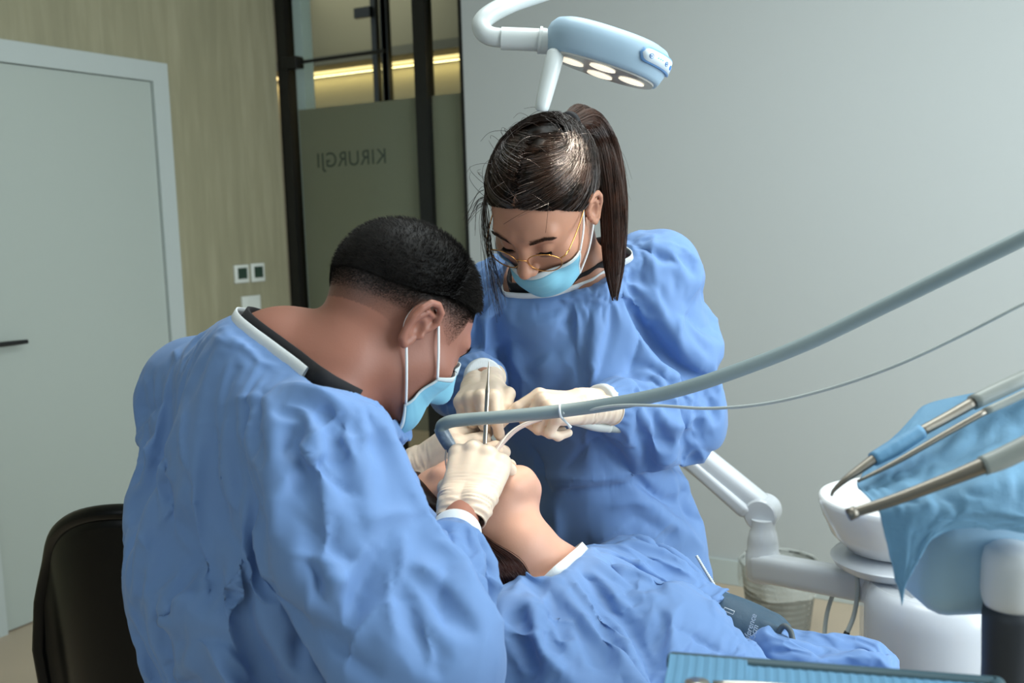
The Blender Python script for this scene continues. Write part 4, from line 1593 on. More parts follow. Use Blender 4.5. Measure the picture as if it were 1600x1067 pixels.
b.tube([m_cuffL[0] - fa2 * .03, m_cuffL[0], m_cuffL[0] + fa2 * .025], [.034, .034, .031], 32)
b.build('knit_cuff', M_knit, man_gown)
# his hands
mR = hand_sdf_parts(P(722, 800, 1.315), P(744, 716, 1.375) - P(722, 800, 1.315), mix(-.30, -1, .45), True,
    [(62, 40, 25), (66, 45, 25), (70, 45, 25), (70, 45, 25)], spread=(4, 1, -3, -8), thumb=[(.030, .018, -.016), (.026, -.002, -.020), (.018, -.008, -.016)], scale=1.10, wr=.028)
glove('glove', mR, M_glove, man, (P(718, 812, 1.305), P(712, 850, 1.28) - P(722, 800, 1.315), .09), wrink=.0016, label='cream latex glove on his right hand')
mL = hand_sdf_parts(P(638, 748, 1.53), P(706, 714, 1.495) - P(638, 748, 1.53), mix(-.25, -1, .5), False,
    [(18, 62, 40), (40, 62, 35), (55, 60, 35), (60, 60, 35)], spread=(8, 2, -5, -10), thumb=[(.034, .012, -.004), (.030, .000, -.004), (.024, -.002, -.006)], scale=1.12, wr=.033)
glove('glove', mL, M_glove, man, (P(622, 755, 1.54), P(590, 770, 1.55) - P(638, 748, 1.53), .09), wrink=.0024, label='cream latex glove on his left hand')

# ================================================================== THE WOMAN
wo_head = Head(P(850, 326, 1.56), head_frame(-DA * math.cos(math.radians(31)) - XA * math.sin(math.radians(31)), 42, 8), True)
wNk = P(908, 455, 1.70)
wCh = P(905, 580, 1.77)
wPel = P(950, 860, 1.83)
wRS, wLS = P(785, 458, 1.71), P(1033, 420, 1.73)
wRE, wRW = P(728, 590, 1.76), P(757, 590, 1.60)
wLE, wLW = P(1082, 628, 1.74), P(930, 632, 1.545)
wface = -DA
whR, whL = wPel - XA * 0.085, wPel + XA * 0.085
kR, kL = down(whR, .48), down(whL, .48)
fR, fL = down(whR, .08), down(whL, .08)
wo_segs = [
    ([wNk, P(905, 520, 1.75), wCh, P(930, 720, 1.81), wPel], [.055, .085, .095, .095, .115], .05),
    ([wRS, wNk, wLS], [.044, .056, .046], .05),
    ([wRS, wRE, wRW], [.043, .035, .017], .03),
    ([wLS, wLE, wLW], [.043, .035, .017], .03),
    ([whR, kR, fR, fR - DA * .14 - ZA * .045], [.085, .055, .04, .03], .04),
    ([whL, kL, fL, fL - DA * .14 - ZA * .045], [.085, .055, .04, .03], .04),
]
woman, wo_fn = build_body('person', wo_head, wo_segs, M_skin_w, 'standing woman with brown ponytail in blue gown leaning over the patient', neck=([wo_head.wor((0, -.03, -.03)), wo_head.wor((0, -.034, -.085)), wNk], [.047, .047, .056]))

def wo_gown_fn(p):
    d = chain(p, [P(900, 520, 1.74), P(908, 590, 1.755), P(930, 690, 1.79), P(948, 790, 1.81), P(952, 900, 1.83), P(955, 1030, 1.84)], [.115, .128, .128, .136, .142, .15], .04)
    d = smin(d, chain(p, [wRS, P(850, 470, 1.70), wNk + 0 * ZA, P(980, 440, 1.72), wLS], [.056, .066, .064, .066, .062], .03), .05)
    d = smin(d, chain(p, [wRS, P(748, 520, 1.735), wRE, P(735, 592, 1.71)], [.060, .058, .058, .054], .02), .03)
    d = smin(d, chain(p, [P(735, 592, 1.71), P(752, 594, 1.63), P(756, 597, 1.605)], [.054, .044, .034], .02), .02)
    d = smin(d, chain(p, [wLS, P(1068, 530, 1.74), wLE, P(1080, 640, 1.72)], [.064, .064, .060, .056], .02), .03)
    d = smin(d, chain(p, [P(1080, 640, 1.72), P(1010, 648, 1.65), P(950, 636, 1.575), P(935, 634, 1.55)], [.058, .056, .042, .033], .02), .025)
    return d
V, Q = nets(wo_gown_fn, *px_bounds([P(660, 340, 1.5), P(660, 340, 1.95), P(1180, 1000, 1.5), P(1180, 1000, 1.95)]), .0082)
V = project(wo_gown_fn, V, 2)
w_neck = (P(893, 440, 1.645), nrm(wo_head.c - wCh), .12)
w_cuffR = (wRW * .93 + wRE * .07, wRW - wRE, .06)
w_cuffL = (wLW * .93 + wLE * .07, wLW - wLE, .06)
V, Q = cut_open(V, Q, [w_cuffR, w_cuffL, w_neck, (down(wPel, .60), -ZA, 1)])
pins = pins_from(V, Q, 0.028, 0.05, skip=lambda c: c[2] < 0.7)
W = crumple(V, Q, pins, frames=18, grow=.065, bend=8.0, gravity=.35, body=woman, noise=.004, seed=7)
W = crisp(W, Q, 0.6, 10, pins)
W, Q = refine(W, Q)
pins = pins_from(W, Q, 0.028, 0.0, skip=lambda c: c[2] < 0.7)
W = ridged(W, Q, .0034, pins, 5)
W = creases(W, Q, 120, 5, pins)
W = folds_from(W, Q, [
    ([(822, 742), (900, 748), (990, 735), (1078, 692)], 0.0120, 0.0188), ([(822, 765), (900, 772), (990, 758), (1078, 715)], 0.0120, -0.0116),
    ([(800, 470), (805, 560), (860, 640), (900, 690)], 0.0120, 0.0145), ([(775, 500), (790, 590), (840, 650)], 0.0140, -0.0174),
    ([(985, 420), (990, 480), (1030, 560)], 0.0100, -0.0145), ([(1010, 430), (1040, 500), (1070, 545)], 0.0100, 0.0130), ([(1075, 450), (1060, 520), (1080, 560)], 0.0110, 0.0116),
    ([(1130, 560), (1050, 590), (970, 592)], 0.0100, 0.0145), ([(1125, 590), (1040, 618), (960, 615)], 0.0110, -0.0145), ([(1125, 650), (1060, 665), (990, 650)], 0.0100, 0.0130),
    ([(1105, 680), (1040, 690), (995, 675)], 0.0100, -0.0116), ([(950, 790), (1000, 785), (1060, 800)], 0.0090, 0.0087), ([(890, 480), (900, 560), (915, 640)], 0.0120, -0.0116),
    ([(1050, 740), (1060, 800), (1055, 860)], 0.0090, 0.0116), ([(870, 790), (872, 870)], 0.0090, 0.0087)])
W = gather(gather(W, w_cuffR, .0322), w_cuffL, .0325)
wo_gown = put('surgical_gown', W, Q, M_gown, woman)
strip_band(W, Q, w_neck[0], 0.010, 0.0018, M_knit, 'collar_trim', wo_gown, w_neck[1])
lp = W[min(rims(W, Q), key=lambda l: np.linalg.norm(W[l].mean(0) - w_neck[0]))]
c_ = lp.mean(0)
band(c_ + (lp - c_) * 0.88 + w_neck[1] * 0.002, 0.020, 0.004, M_shirt, 'shirt_collar', woman, w_neck[1])
for (cf, a_, r_) in ((w_cuffR, nrm(wRW - wRE), .031), (w_cuffL, nrm(wLW - wLE), .0315)):
    b = MB()
    b.tube([cf[0] - a_ * .02, cf[0], cf[0] + a_ * .010, cf[0] + a_ * .0105], [r_, r_ * 1.04, r_, r_ * .9], 40)
    b.build('knit_cuff', M_knit, wo_gown)
wR = hand_sdf_parts(P(756, 597, 1.60), P(746, 622, 1.515) - P(756, 597, 1.60), mix(-.15, -.35, 1), True,
    [(58, 50, 28), (72, 62, 30), (78, 66, 30), (80, 66, 30)], spread=(2, 0, -3, -6), thumb=[(.030, .026, -.004), (.028, -.003, -.014), (.018, -.016, -.012)], scale=0.92, wr=.031)
glove('glove', wR, M_glove, woman, (w_cuffR[0] + .002 * nrm(wRW - wRE), wRE - wRW, .08), wrink=.001, label='cream latex glove on her right hand')
wL = hand_sdf_parts(P(926, 633, 1.54), P(850, 628, 1.50) - P(926, 633, 1.54), mix(.05, -.42, 1), False,
    [(40, 14, 10), (72, 78, 40), (78, 80, 40), (80, 80, 40)], spread=(-2, 0, -2, -5), thumb=[(.034, .010, -.018), (.026, -.002, -.016), (.022, -.004, -.010)], scale=0.92, wr=.031)
glove('glove', wL, M_glove, woman, (w_cuffL[0] + .002 * nrm(wLW - wLE), wLE - wLW, .08), wrink=.001, label='cream latex glove on her left hand')

# ================================================================== THE PATIENT
Bv = nrm(XA * .87 - DA * .5)            # towards the feet
Sv = nrm(XA * .5 + DA * .87)            # towards the far side
def lying(c, tilt, right_sign=-1):
    a = math.radians(tilt)
    up = -Bv * math.cos(a) - ZA * math.sin(a)
    fw = ZA * math.cos(a) - Bv * math.sin(a)
    y = math.radians(16)
    fw = fw * math.cos(y) - np.cross(fw, up) * math.sin(y)
    return Head(c, np.array([np.cross(fw, up), fw, up]), True)
pa_head = lying(P(726, 822, 1.46), 6)
pNk = P(868, 915, 1.435)
pLS, pRS = P(975, 900, 1.60), P(790, 1005, 1.28)
pPel = pNk + Bv * .48 - ZA * .33
pLE, pLW = P(1165, 988, 1.50), P(1345, 1052, 1.41)
pRE = pRS + Bv * .26 - ZA * .08 - Sv * .05
pRW = pRE + Bv * .22 + Sv * .10 + ZA * .02
pKL, pKR = pPel + Bv * .40 + Sv * .09 - ZA * .08, pPel + Bv * .40 - Sv * .10 - ZA * .08
pFL, pFR = pKL + Bv * .36 - ZA * .16, pKR + Bv * .36 - ZA * .16
pa_segs = [
    ([pNk - ZA * .03, pNk + Bv * .15 - ZA * .09, pNk + Bv * .32 - ZA * .205, pPel], [.06, .095, .09, .11], .05),
    ([pLS, pNk - ZA * .02, pRS], [.042, .05, .042], .05),
    ([pLS, pLE, pLW], [.042, .025, .020], .03),
    ([pRS, pRE, pRW], [.042, .033, .022], .03),
    ([pPel + Sv * .08, pKL, pFL], [.085, .055, .04], .04),
    ([pPel - Sv * .08, pKR, pFR], [.085, .055, .04], .04),
]
patient, pa_fn = build_body('person', pa_head, pa_segs, M_skin_p, 'reclining patient with head tipped back under the lamp, in a blue gown', neck=([pa_head.wor((0, -.02, -.03)), pa_head.wor((0, -.028, -.09)), pNk], [.049, .049, .056]))

def pa_gown_fn(p):
    d = chain(p, [P(885, 955, 1.42), P(945, 1010, 1.385), P(985, 1090, 1.33), pPel + ZA * .0, pPel + Bv * .3 - ZA * .06], [.076, .112, .125, .14, .16], .04)
    d = smin(d, chain(p, [pLS - ZA * .005, P(880, 945, 1.44), P(785, 1015, 1.27)], [.068, .070, .072], .03), .05)
    d = smin(d, chain(p, [pLS - ZA * .005, P(1030, 950, 1.57), P(1074, 992, 1.54)], [.066, .060, .046], .03), .05)
    d = smin(d, chain(p, [P(1060, 1035, 1.47), P(1128, 1024, 1.46)], [.05, .030], .03), .03)
    d = smin(d, chain(p, [P(790, 1010, 1.27), P(790, 1110, 1.22), P(900, 1200, 1.15)], [.075, .085, .10], .03), .06)
    return d
V, Q = nets(pa_gown_fn, *px_bounds([P(690, 780, 1.7), P(690, 780, 1.1), P(1230, 1180, 1.7), pPel + Bv * .35, pPel - ZA * .15]), .0078)
V = project(pa_gown_fn, V, 2)
p_neck = (P(865, 905, 1.435), nrm(pa_head.c - P(930, 1000, 1.40)) + 0.25 * ZA, .10)
V, Q = cut_open(V, Q, [p_neck, (pPel + Bv * .30, Bv, 1)])
pins = pins_from(V, Q, 0.025, 0.04)
W = crumple(V, Q, pins, frames=18, grow=.09, bend=5, gravity=.5, body=patient, noise=.006, seed=13)
W = crisp(W, Q, 0.7, 9, pins)
W, Q = refine(W, Q)
pins = pins_from(W, Q, 0.028, 0.0, skip=lambda c: c[2] < 0.7)
W = ridged(W, Q, .0042, pins, 9)
W = creases(W, Q, 120, 9, pins)
W = folds_from(W, Q, [
    ([(905, 880), (850, 935), (832, 970), (850, 1020), (900, 1060)], 0.0100, 0.0174), ([(870, 940), (862, 985), (890, 1040)], 0.0120, -0.0145),
    ([(965, 905), (975, 960), (978, 1010), (962, 1064)], 0.0100, 0.0174), ([(940, 930), (945, 990), (935, 1050)], 0.0130, -0.0145),
    ([(790, 925), (785, 980), (790, 1040)], 0.0090, 0.0145), ([(815, 925), (818, 1000), (830, 1060)], 0.0120, -0.0145),
    ([(985, 830), (1040, 850), (1075, 885)], 0.0090, 0.0116), ([(960, 845), (1020, 870), (1060, 900)], 0.0100, -0.0116),
    ([(960, 900), (1000, 880), (1040, 885)], 0.0100, 0.0101), ([(990, 920), (1030, 905), (1065, 895)], 0.0090, -0.0116), ([(1020, 950), (1010, 1000), (1030, 1040)], 0.0100, 0.0101)])
pa_gown = put('surgical_gown', W, Q, M_gown, patient)
strip_band(W, Q, p_neck[0], 0.012, 0.0018, M_knit, 'collar_trim', pa_gown, nrm(p_neck[1]))
# ------------------------------------------------------------------ hair
def hair_mat(name, c0, c1, rough=0.36, spec=0.6):
    m = mat(name, c0, rough, spec=spec, aniso=0.0)
    nt = m.node_tree
    b = nt.nodes['Principled BSDF']
    tc = nt.nodes.new('ShaderNodeTexCoord')
    n = nt.nodes.new('ShaderNodeTexNoise'); n.inputs['Scale'].default_value = 55; n.inputs['Detail'].default_value = 4
    nt.links.new(tc.outputs['Object'], n.inputs['Vector'])
    at = nt.nodes.new('ShaderNodeAttribute'); at.attribute_name = 'tint'
    mxx = nt.nodes.new('ShaderNodeMath'); mxx.operation = 'MULTIPLY_ADD'; mxx.inputs[1].default_value = .45
    sb = nt.nodes.new('ShaderNodeMath'); sb.operation = 'SUBTRACT'; sb.inputs[1].default_value = .12
    nt.links.new(n.outputs[0], sb.inputs[0]); nt.links.new(at.outputs['Fac'], mxx.inputs[0]); nt.links.new(sb.outputs[0], mxx.inputs[2])
    r = nt.nodes.new('ShaderNodeValToRGB')
    r.color_ramp.elements[0].position, r.color_ramp.elements[0].color = 0.35, (*_srgb(c0), 1)
    r.color_ramp.elements[1].position, r.color_ramp.elements[1].color = 0.68, (*_srgb(c1), 1)
    if spec > .5:
        pw = nt.nodes.new('ShaderNodeMath'); pw.operation = 'POWER'; pw.inputs[1].default_value = 2.2
        nt.links.new(at.outputs['Fac'], pw.inputs[0])
        ms_ = nt.nodes.new('ShaderNodeMath'); ms_.operation = 'MULTIPLY_ADD'; ms_.inputs[1].default_value = 1.3; ms_.inputs[2].default_value = .12
        nt.links.new(pw.outputs[0], ms_.inputs[0]); nt.links.new(ms_.outputs[0], b.inputs['Specular IOR Level'])
    nt.links.new(mxx.outputs[0], r.inputs[0]); nt.links.new(r.outputs[0], b.inputs['Base Color'])
    return m
M_hair_m = hair_mat('black_brown_hair', (11, 9, 8), (26, 22, 19), 0.6, .22)
M_hair_w = hair_mat('dark_brown_hair', (10, 7, 5), (44, 27, 17), 0.33, .6)
M_hair_tail = hair_mat('chestnut_hair', (28, 16, 11), (66, 38, 25), 0.34)
M_hair_p = hair_mat('reddish_brown_hair', (30, 14, 9), (72, 34, 20), 0.36)

def dirs_of(az, el):
    """azimuth 0 = face forward, positive to the person's right; elevation up"""
    return np.stack([np.sin(az) * np.cos(el), np.cos(az) * np.cos(el), np.sin(el)], -1)

HC = np.array([0, -.005, .015])
def scalp(hd, dirs, off):
    return hd.surf(np.tile(HC, (len(dirs), 1)), dirs, off)

def cap(name, hd, edge, offs, m, parent, na=96, ne=26, rough_=0.0):
    """a head of hair as a closed cap: edge(az) lowest elevation, offs(dirs, t) thickness (t = 0 at the edge)"""
    az = np.linspace(-math.pi, math.pi, na, endpoint=False)
    rows_o, rows_i = [], []
    for k in range(ne):
        t = k / (ne - 1)
        e0 = edge(az)
        el = e0 + (math.pi / 2 - 0.001 - e0) * (t ** 1.1)
        d = dirs_of(az, el)
        s = scalp(hd, d, 0.0)
        off = offs(d, np.full(len(az), t), s)
        if rough_:
            off = off * (1 + rough_ * vnoise(s, 160, 3))
        rows_o.append(s + d * off[:, None]); rows_i.append(s - d * 0.002)
    V = np.concatenate(rows_o + [rows_i[0]])
    f = []
    for k in range(ne - 1):
        for j in range(na):
            j2 = (j + 1) % na
            f.append((k * na + j2, k * na + j, (k + 1) * na + j, (k + 1) * na + j2))
    for j in range(na):
        j2 = (j + 1) % na
        f.append((ne * na + j2, ne * na + j, j, j2))
    f.append(tuple(range((ne - 1) * na, ne * na))[::-1])
    return put(name, hd.wor(V), f, m, parent)

def hair_paths(hd, d0, dm, d1, offs, n=11, wav=0.0, seed=0):
    """strands over the head: directions d0 -> dm -> d1 (quadratic), offsets along the way"""
    ts = np.linspace(0, 1, n)
    out = np.zeros((len(d0), n, 3))
    rg = np.random.default_rng(seed)
    ph = rg.uniform(0, 6.28, len(d0))
    for k, t in enumerate(ts):
        d = d0 * (1 - t) ** 2 + dm * 2 * t * (1 - t) + d1 * t * t
        d /= np.linalg.norm(d, axis=1)[:, None]
        o = offs(t) if callable(offs) else offs
        s = scalp(hd, d, 0.0)
        out[:, k] = s + d * (o + wav * np.sin(ph + 5 * t))[:, None]
    return out

# ---- the woman's hair: parted, drawn back to a ponytail
def w_edge(az):
    a = np.abs(az)
    # forehead, temple, over the ear, nape
    return np.interp(a, [0, .35, .75, 1.05, 1.30, 1.55, 1.9, 2.3, 2.8, 3.15], [.60, .56, .44, .22, .02, .14, -.35, -.62, -.72, -.74])
tail_dir = nrm(np.array([-.20, -.80, .62]))
def w_off(d, t, s):
    q = np.arccos(np.clip(d @ tail_dir, -1, 1))
    part = np.exp(-(s[:, 0] / .007) ** 2) * (s[:, 1] > -.03)
    return (0.001 + 0.005 * np.clip(t * 4, 0, 1)) + 0.010 * np.exp(-(q / .45) ** 2) - 0.006 * part
wcap = cap('hair', wo_head, w_edge, w_off, M_hair_w, woman, 110, 30)
rg = np.random.default_rng(11)
N_ = 15000
az = rg.uniform(-math.pi, math.pi, N_)
e0 = w_edge(az)
el = e0 + (1.52 - e0) * rg.uniform(0, 1, N_) ** 1.25
d0 = dirs_of(az, el)
side_ = np.where(d0[:, 0] + rg.normal(0, .01, N_) > 0, 1.0, -1.0)
dm = np.stack([side_ * .80, -.20 + .45 * d0[:, 1], .10 + .55 * d0[:, 2]], 1)
dm /= np.linalg.norm(dm, axis=1)[:, None]
d1 = tail_dir + rg.normal(0, .10, (N_, 3)); d1 /= np.linalg.norm(d1, axis=1)[:, None]
cl_ = (np.arctan2(d0[:, 0], d0[:, 2]) * 26 + rg.normal(0, .25, N_)).astype(int) * 7 + (d0[:, 1] * 9).astype(int)
clr = np.random.default_rng(3).uniform(-1, 1, 4001)
lift = rg.uniform(-.0012, .0030, N_) + .0032 * clr[cl_ % 4001]
dm = dm + .10 * np.stack([clr[(cl_ * 3 + 1) % 4001] * .3, clr[(cl_ * 5 + 2) % 4001], clr[(cl_ * 7 + 3) % 4001]], 1)
dm /= np.linalg.norm(dm, axis=1)[:, None]
H1 = hair_paths(wo_head, d0, dm, d1, lambda t: (.0030 + .0070 * min(1, t * 3) + .009 * t ** 3) + lift * (0.4 + 0.6 * t), 12, .0007, 1)
strands('hair_strands', wo_head.wor(H1.reshape(-1, 3)).reshape(H1.shape), .0006, .0004, M_hair_w, wcap, np.clip(.5 + .42 * clr[(cl_ * 11 + 5) % 4001] + rg.normal(0, .14, N_), 0, 1))
# ponytail
tb = wo_head.wor(scalp(wo_head, tail_dir[None], .012)[0])
tp = [tb, tb + (P(925, 196, 1.66) - tb) * .7 + ZA * .012, P(940, 222, 1.655), P(953, 275, 1.635), P(960, 340, 1.612), P(961, 410, 1.595), P(961, 470, 1.585)]
tr_ = [.014, .020, .022, .0220, .0205, .0165, .0045]
pts = spline(np.column_stack([np.array(tp), tr_]), 26)
b = MB(); b.tube(pts[:19, :3], pts[:19, 3] * np.concatenate([np.full(10, .74), np.linspace(.74, .12, 9)]), 18)
tail = b.build('ponytail', M_hair_tail, woman)
N2 = 3200
rr = np.sqrt(rg.uniform(0, 1, N2)); aa = rg.uniform(0, 6.283, N2)
tt = np.gradient(pts[:, :3], axis=0); tt /= np.linalg.norm(tt, axis=1)[:, None]
x = frame_of(tt[0])[0]; fr_ = []
for k in range(len(pts)):
    x = nrm(x - tt[k] * (x @ tt[k])); fr_.append((x, np.cross(tt[k], x)))
ln_ = .62 + .38 * rg.uniform(0, 1, N2) ** 1.2
K = 16
S = np.zeros((N2, K, 3))
for k in range(K):
    u = np.minimum(ln_, 1.0) * k / (K - 1) * (len(pts) - 1)
    i0 = np.minimum(u.astype(int), len(pts) - 2); f_ = u - i0
    c_ = pts[i0, :3] * (1 - f_)[:, None] + pts[i0 + 1, :3] * f_[:, None]
    r_ = (pts[i0, 3] * (1 - f_) + pts[i0 + 1, 3] * f_) * (1.0 + .12 * np.sin(aa * 3 + k * .5))
    X_ = np.array([q[0] for q in fr_])[i0]; Y_ = np.array([q[1] for q in fr_])[i0]
    S[:, k] = c_ + (X_ * np.cos(aa)[:, None] + Y_ * np.sin(aa)[:, None]) * (r_ * (.55 + .5 * rr))[:, None]
strands('ponytail_strands', S, .0006, .0003, M_hair_tail, tail)
b = MB(); b.tube([tb - nrm(tp[1] - tb) * .004, tb + nrm(tp[1] - tb) * .010], [.0175, .0185], 20)
b.build('hair_tie', M_shirt, tail)
# loose strands at her right temple, wisps at the crown
L_ = []
for k in range(46):
    q = wo_head.wor(scalp(wo_head, dirs_of(np.array([1.02 + rg.normal(0, .07)]), np.array([.50 + rg.normal(0, .08)])), .010)[0])
    e_ = P(779 + rg.normal(0, 6), 468 + rg.normal(0, 16), 1.545 + rg.normal(0, .006))
    m1 = q + (e_ - q) * .3 + XA * rg.normal(-.005, .004); m2 = q + (e_ - q) * .7 + XA * rg.normal(-.004, .004)
    L_.append(spline([q, m1, m2, e_], 14))
for k in range(16):
    q = wo_head.wor(scalp(wo_head, dirs_of(np.array([1.0 + rg.normal(0, .1)]), np.array([.45 + rg.normal(0, .1)])), .012)[0])
    e_ = q - XA * rg.uniform(.012, .035) - ZA * rg.uniform(.02, .055)
    L_.append(spline([q, q - XA * .010 - ZA * .006, e_], 14))
for k in range(70):
    a_ = rg.uniform(-math.pi, math.pi); e_ = rg.uniform(.5, 1.4)
    q = wo_head.wor(scalp(wo_head, dirs_of(np.array([a_]), np.array([e_])), .012)[0])
    dv = nrm(q - wo_head.c); sd = np.cross(dv, nrm(rg.normal(0, 1, 3)))
    L_.append(spline([q, q + dv * .010 + sd * .018, q + dv * .014 + sd * .04, q + dv * .008 + sd * .06], 14))
strands('loose_strands', L_, .00042, .00025, M_hair_w, wcap)
L_ = []
for k in range(14):
    q = P(952 + rg.normal(0, 6), 235 + rg.normal(0, 25), 1.64)
    L_.append(spline([q, q + XA * .018 - ZA * .015, q + XA * (.03 + rg.normal(0, .006)) - ZA * .055], 14))
strands('flyaway_strands', L_, .00035, .0002, M_hair_tail, tail)

# ---- the man's short hair with faded sides
def m_edge(az):
    a = np.abs(az)
    return np.interp(a, [0, .35, .62, .85, 1.15, 1.5, 1.9, 2.4, 3.15], [.60, .60, .56, .50, .46, .38, .18, .02, -.06])
def m_off(d, t, s):
    fr = np.exp(-((np.arctan2(d[:, 0], d[:, 1])) / .7) ** 2)
    bk_ = np.clip(-d[:, 1], 0, 1)
    return (0.0003 + 0.0085 * np.clip(t * 2.0, 0, 1) ** 1.3) * (1 - .55 * bk_) + .004 * fr * np.clip(t * 8, 0, 1)
mcap = cap('hair', man_head, m_edge, m_off, M_hair_m, man, 130, 34, .02)
N_ = 16000
az = rg.uniform(-math.pi, math.pi, N_)
e0 = m_edge(az) + .0
u_ = rg.uniform(0, 1, N_)
el = np.arcsin(np.clip(np.sin(e0) + (1 - np.sin(e0)) * u_, -1, 1))
d0 = dirs_of(az, el)
s0 = scalp(man_head, d0, 0.0)
hgt = m_off(d0, np.clip((el - m_edge(az)) / (1.5 - m_edge(az)), 0, 1), s0)
flow = np.stack([d0[:, 0] * .5, np.where(d0[:, 1] > .2, .55, -.45) + 0 * az, -.25 + 0 * az], 1) + rg.normal(0, .12, (N_, 3))
flow -= d0 * (flow * d0).sum(1)[:, None]
ln_ = np.where(u_ > .06, rg.uniform(.006, .012, N_) * (1 - .5 * np.clip(-d0[:, 1], 0, 1)), rg.uniform(.002, .006, N_))
r0 = s0 + d0 * (hgt * .6)[:, None]
S = np.stack([r0 + (d0 * (.65 * k) + flow * (.42 * k * k / 3 + .25 * k))[:, :] * (ln_ / 3)[:, None] for k in range(5)], 1)
strands('hair_strands', man_head.wor(S.reshape(-1, 3)).reshape(S.shape), .00042, .00012, M_hair_m, mcap)
# clipped stubble below the cap
def m_low(az):
    return np.interp(np.abs(az), [0, .8, .95, 1.25, 1.45, 1.7, 2.1, 2.7, 3.15], [.55, .30, -.22, -.05, .06, -.28, -.62, -.80, -.84])
qv = np.array([v.co[:] for v in man.data.vertices]) + np.array(man.location[:])
qv = man_head.loc(qv).astype(float)
dv_ = qv - HC; rl_ = np.linalg.norm(dv_, axis=1)
az = np.arctan2(dv_[:, 0], dv_[:, 1]); el = np.arcsin(np.clip(dv_[:, 2] / (rl_ + 1e-9), -1, 1))
ff = np.clip((el - m_low(az)) / (m_edge(az) - .02 - m_low(az)), 0, 1) ** 1.3 * 1.1
ff = np.where((rl_ < .16) & (skull_sdf(qv.astype(np.float32)) < .006), ff, 0)
beard = np.clip((-.035 - qv[:, 2]) / .03, 0, 1) * np.clip((qv[:, 1] - .0) / .03, 0, 1) * .16
ff = np.maximum(ff, np.where((rl_ < .16) & (qv[:, 2] > -.125), beard, 0))
at_ = man.data.attributes.new('clipped_hair', 'FLOAT', 'POINT'); at_.data.foreach_set('value', ff.astype(np.float32))
N_ = 48000
az = rg.uniform(-math.pi, math.pi, N_)
w_ = rg.uniform(0, 1, N_) ** 1.6
lo = m_low(az)
el = m_edge(az) + .03 - w_ * (m_edge(az) - lo)
d0 = dirs_of(az, el)
s0 = scalp(man_head, d0, 0.0)
flow = np.array([0, -.35, -.8]) + rg.normal(0, .2, (N_, 3)); flow -= d0 * (flow * d0).sum(1)[:, None]
ln_ = .0040 * (1 - w_) ** 1.4 + .0005
S = np.stack([s0 + (d0 * .55 + flow * .6) * (ln_ * k / 2)[:, None] for k in range(3)], 1)
strands('clipped_stubble', man_head.wor(S.reshape(-1, 3)).reshape(S.shape), .00013, .00006, M_hair_m, mcap)

def brow(hd, side, m, parent, name='eyebrow', n=420, z0=.0165, thick=.0042, seed=2):
    g = np.random.default_rng(seed); L = []
    for k in range(n):
        u = g.uniform(0, 1)
        xx = side * (.014 + .040 * u); zz = z0 + .006 * math.sin(min(1, u * 1.25) * 2.2) - .005 * max(0, u - .6) + g.normal(0, thick * (1 - .6 * u) * .6)
        th = math.atan2(xx, .085)
        o = hd.surf(np.array([[0, 0, zz]]), np.array([[math.sin(th), math.cos(th), 0]]), .0004, lambda a: head_sdf(a, hd.female))[0]
        t = np.array([side * .8, -.25 * abs(u), .55 * (1 - u) - .1])
        L.append([o, o + t * .003 + [0, .0006, 0], o + t * .006])
    L = np.array(L)
    return strands(name, hd.wor(L.reshape(-1, 3)).reshape(L.shape), .00028, .0001, m, parent)
def lashes(hd, side, m, parent, n=46, seed=5):
    g = np.random.default_rng(seed); L = []
    for k in range(n):
        u = k / (n - 1)
        a = side * (-.95 + 1.9 * u)
        c = np.array([side * .0315 * .955, .0735, -.002])
        d = nrm(np.array([math.sin(a) * side * side, math.cos(a), -.52 - .10 * math.cos(a)]))
        o = c + d * .0136
        out = nrm(np.array([math.sin(a) * .8, .8, -.55]))
        L.append([o, o + out * .0045, o + out * .0085 + [0, .001, .0022 + g.normal(0, .0004)]])
    L = np.array(L)
    return strands('eyelashes', hd.wor(L.reshape(-1, 3)).reshape(L.shape), .0004, .00012, m, parent)
for s in (1, -1):
    brow(wo_head, s, M_hair_tail, woman, seed=3 + s)
    lashes(wo_head, s, M_hair_m, woman)
    brow(man_head, s, M_hair_m, man, n=260, thick=.0045, seed=8 + s)
    lashes(man_head, s, M_hair_m, man)

# ---- the patient's hair: spread on the headrest and hanging beside the neck
def p_edge(az):
    a = np.abs(az)
    return np.interp(a, [0, .5, .9, 1.2, 1.5, 1.8, 2.4, 3.15], [.66, .50, .0, -.45, -.6, -.65, -.75, -.8])
pcap = cap('hair', pa_head, p_edge, lambda d, t, s: .003 + .016 * np.clip(t * 5, 0, 1), M_hair_p, patient, 80, 20)
L_ = []
for k in range(2600):
    u = rg.uniform(0, 1)
    if k % 2:   # near side, falling past the neck
        u2 = rg.uniform(0, 1); v2 = rg.normal(0, 1)
        L_.append(spline([P(716 + 22 * u2, 838 + 12 * v2 * .6, 1.375), P(738 + 34 * u2, 864 + 5 * v2 - 6 * u2, 1.342), P(756 + 58 * u2, 888 + 5 * v2 - 4 * u2, 1.332), P(762 + 70 * u2, 912 + 4 * v2, 1.335)], 12))
    else:       # over the top of the head, towards the headrest
        a_ = rg.uniform(1.3, 4.98); e_ = rg.uniform(.1, 1.3)
        q = pa_head.wor(scalp(pa_head, dirs_of(np.array([a_]), np.array([e_])), .014)[0])
        e2 = q - ZA * rg.uniform(.02, .07) - Bv * rg.uniform(.01, .05)
        L_.append(spline([q, q * .6 + e2 * .4 - Bv * .008, e2], 12))
strands('hair_strands', L_, .0006, .0003, M_hair_p, pcap)

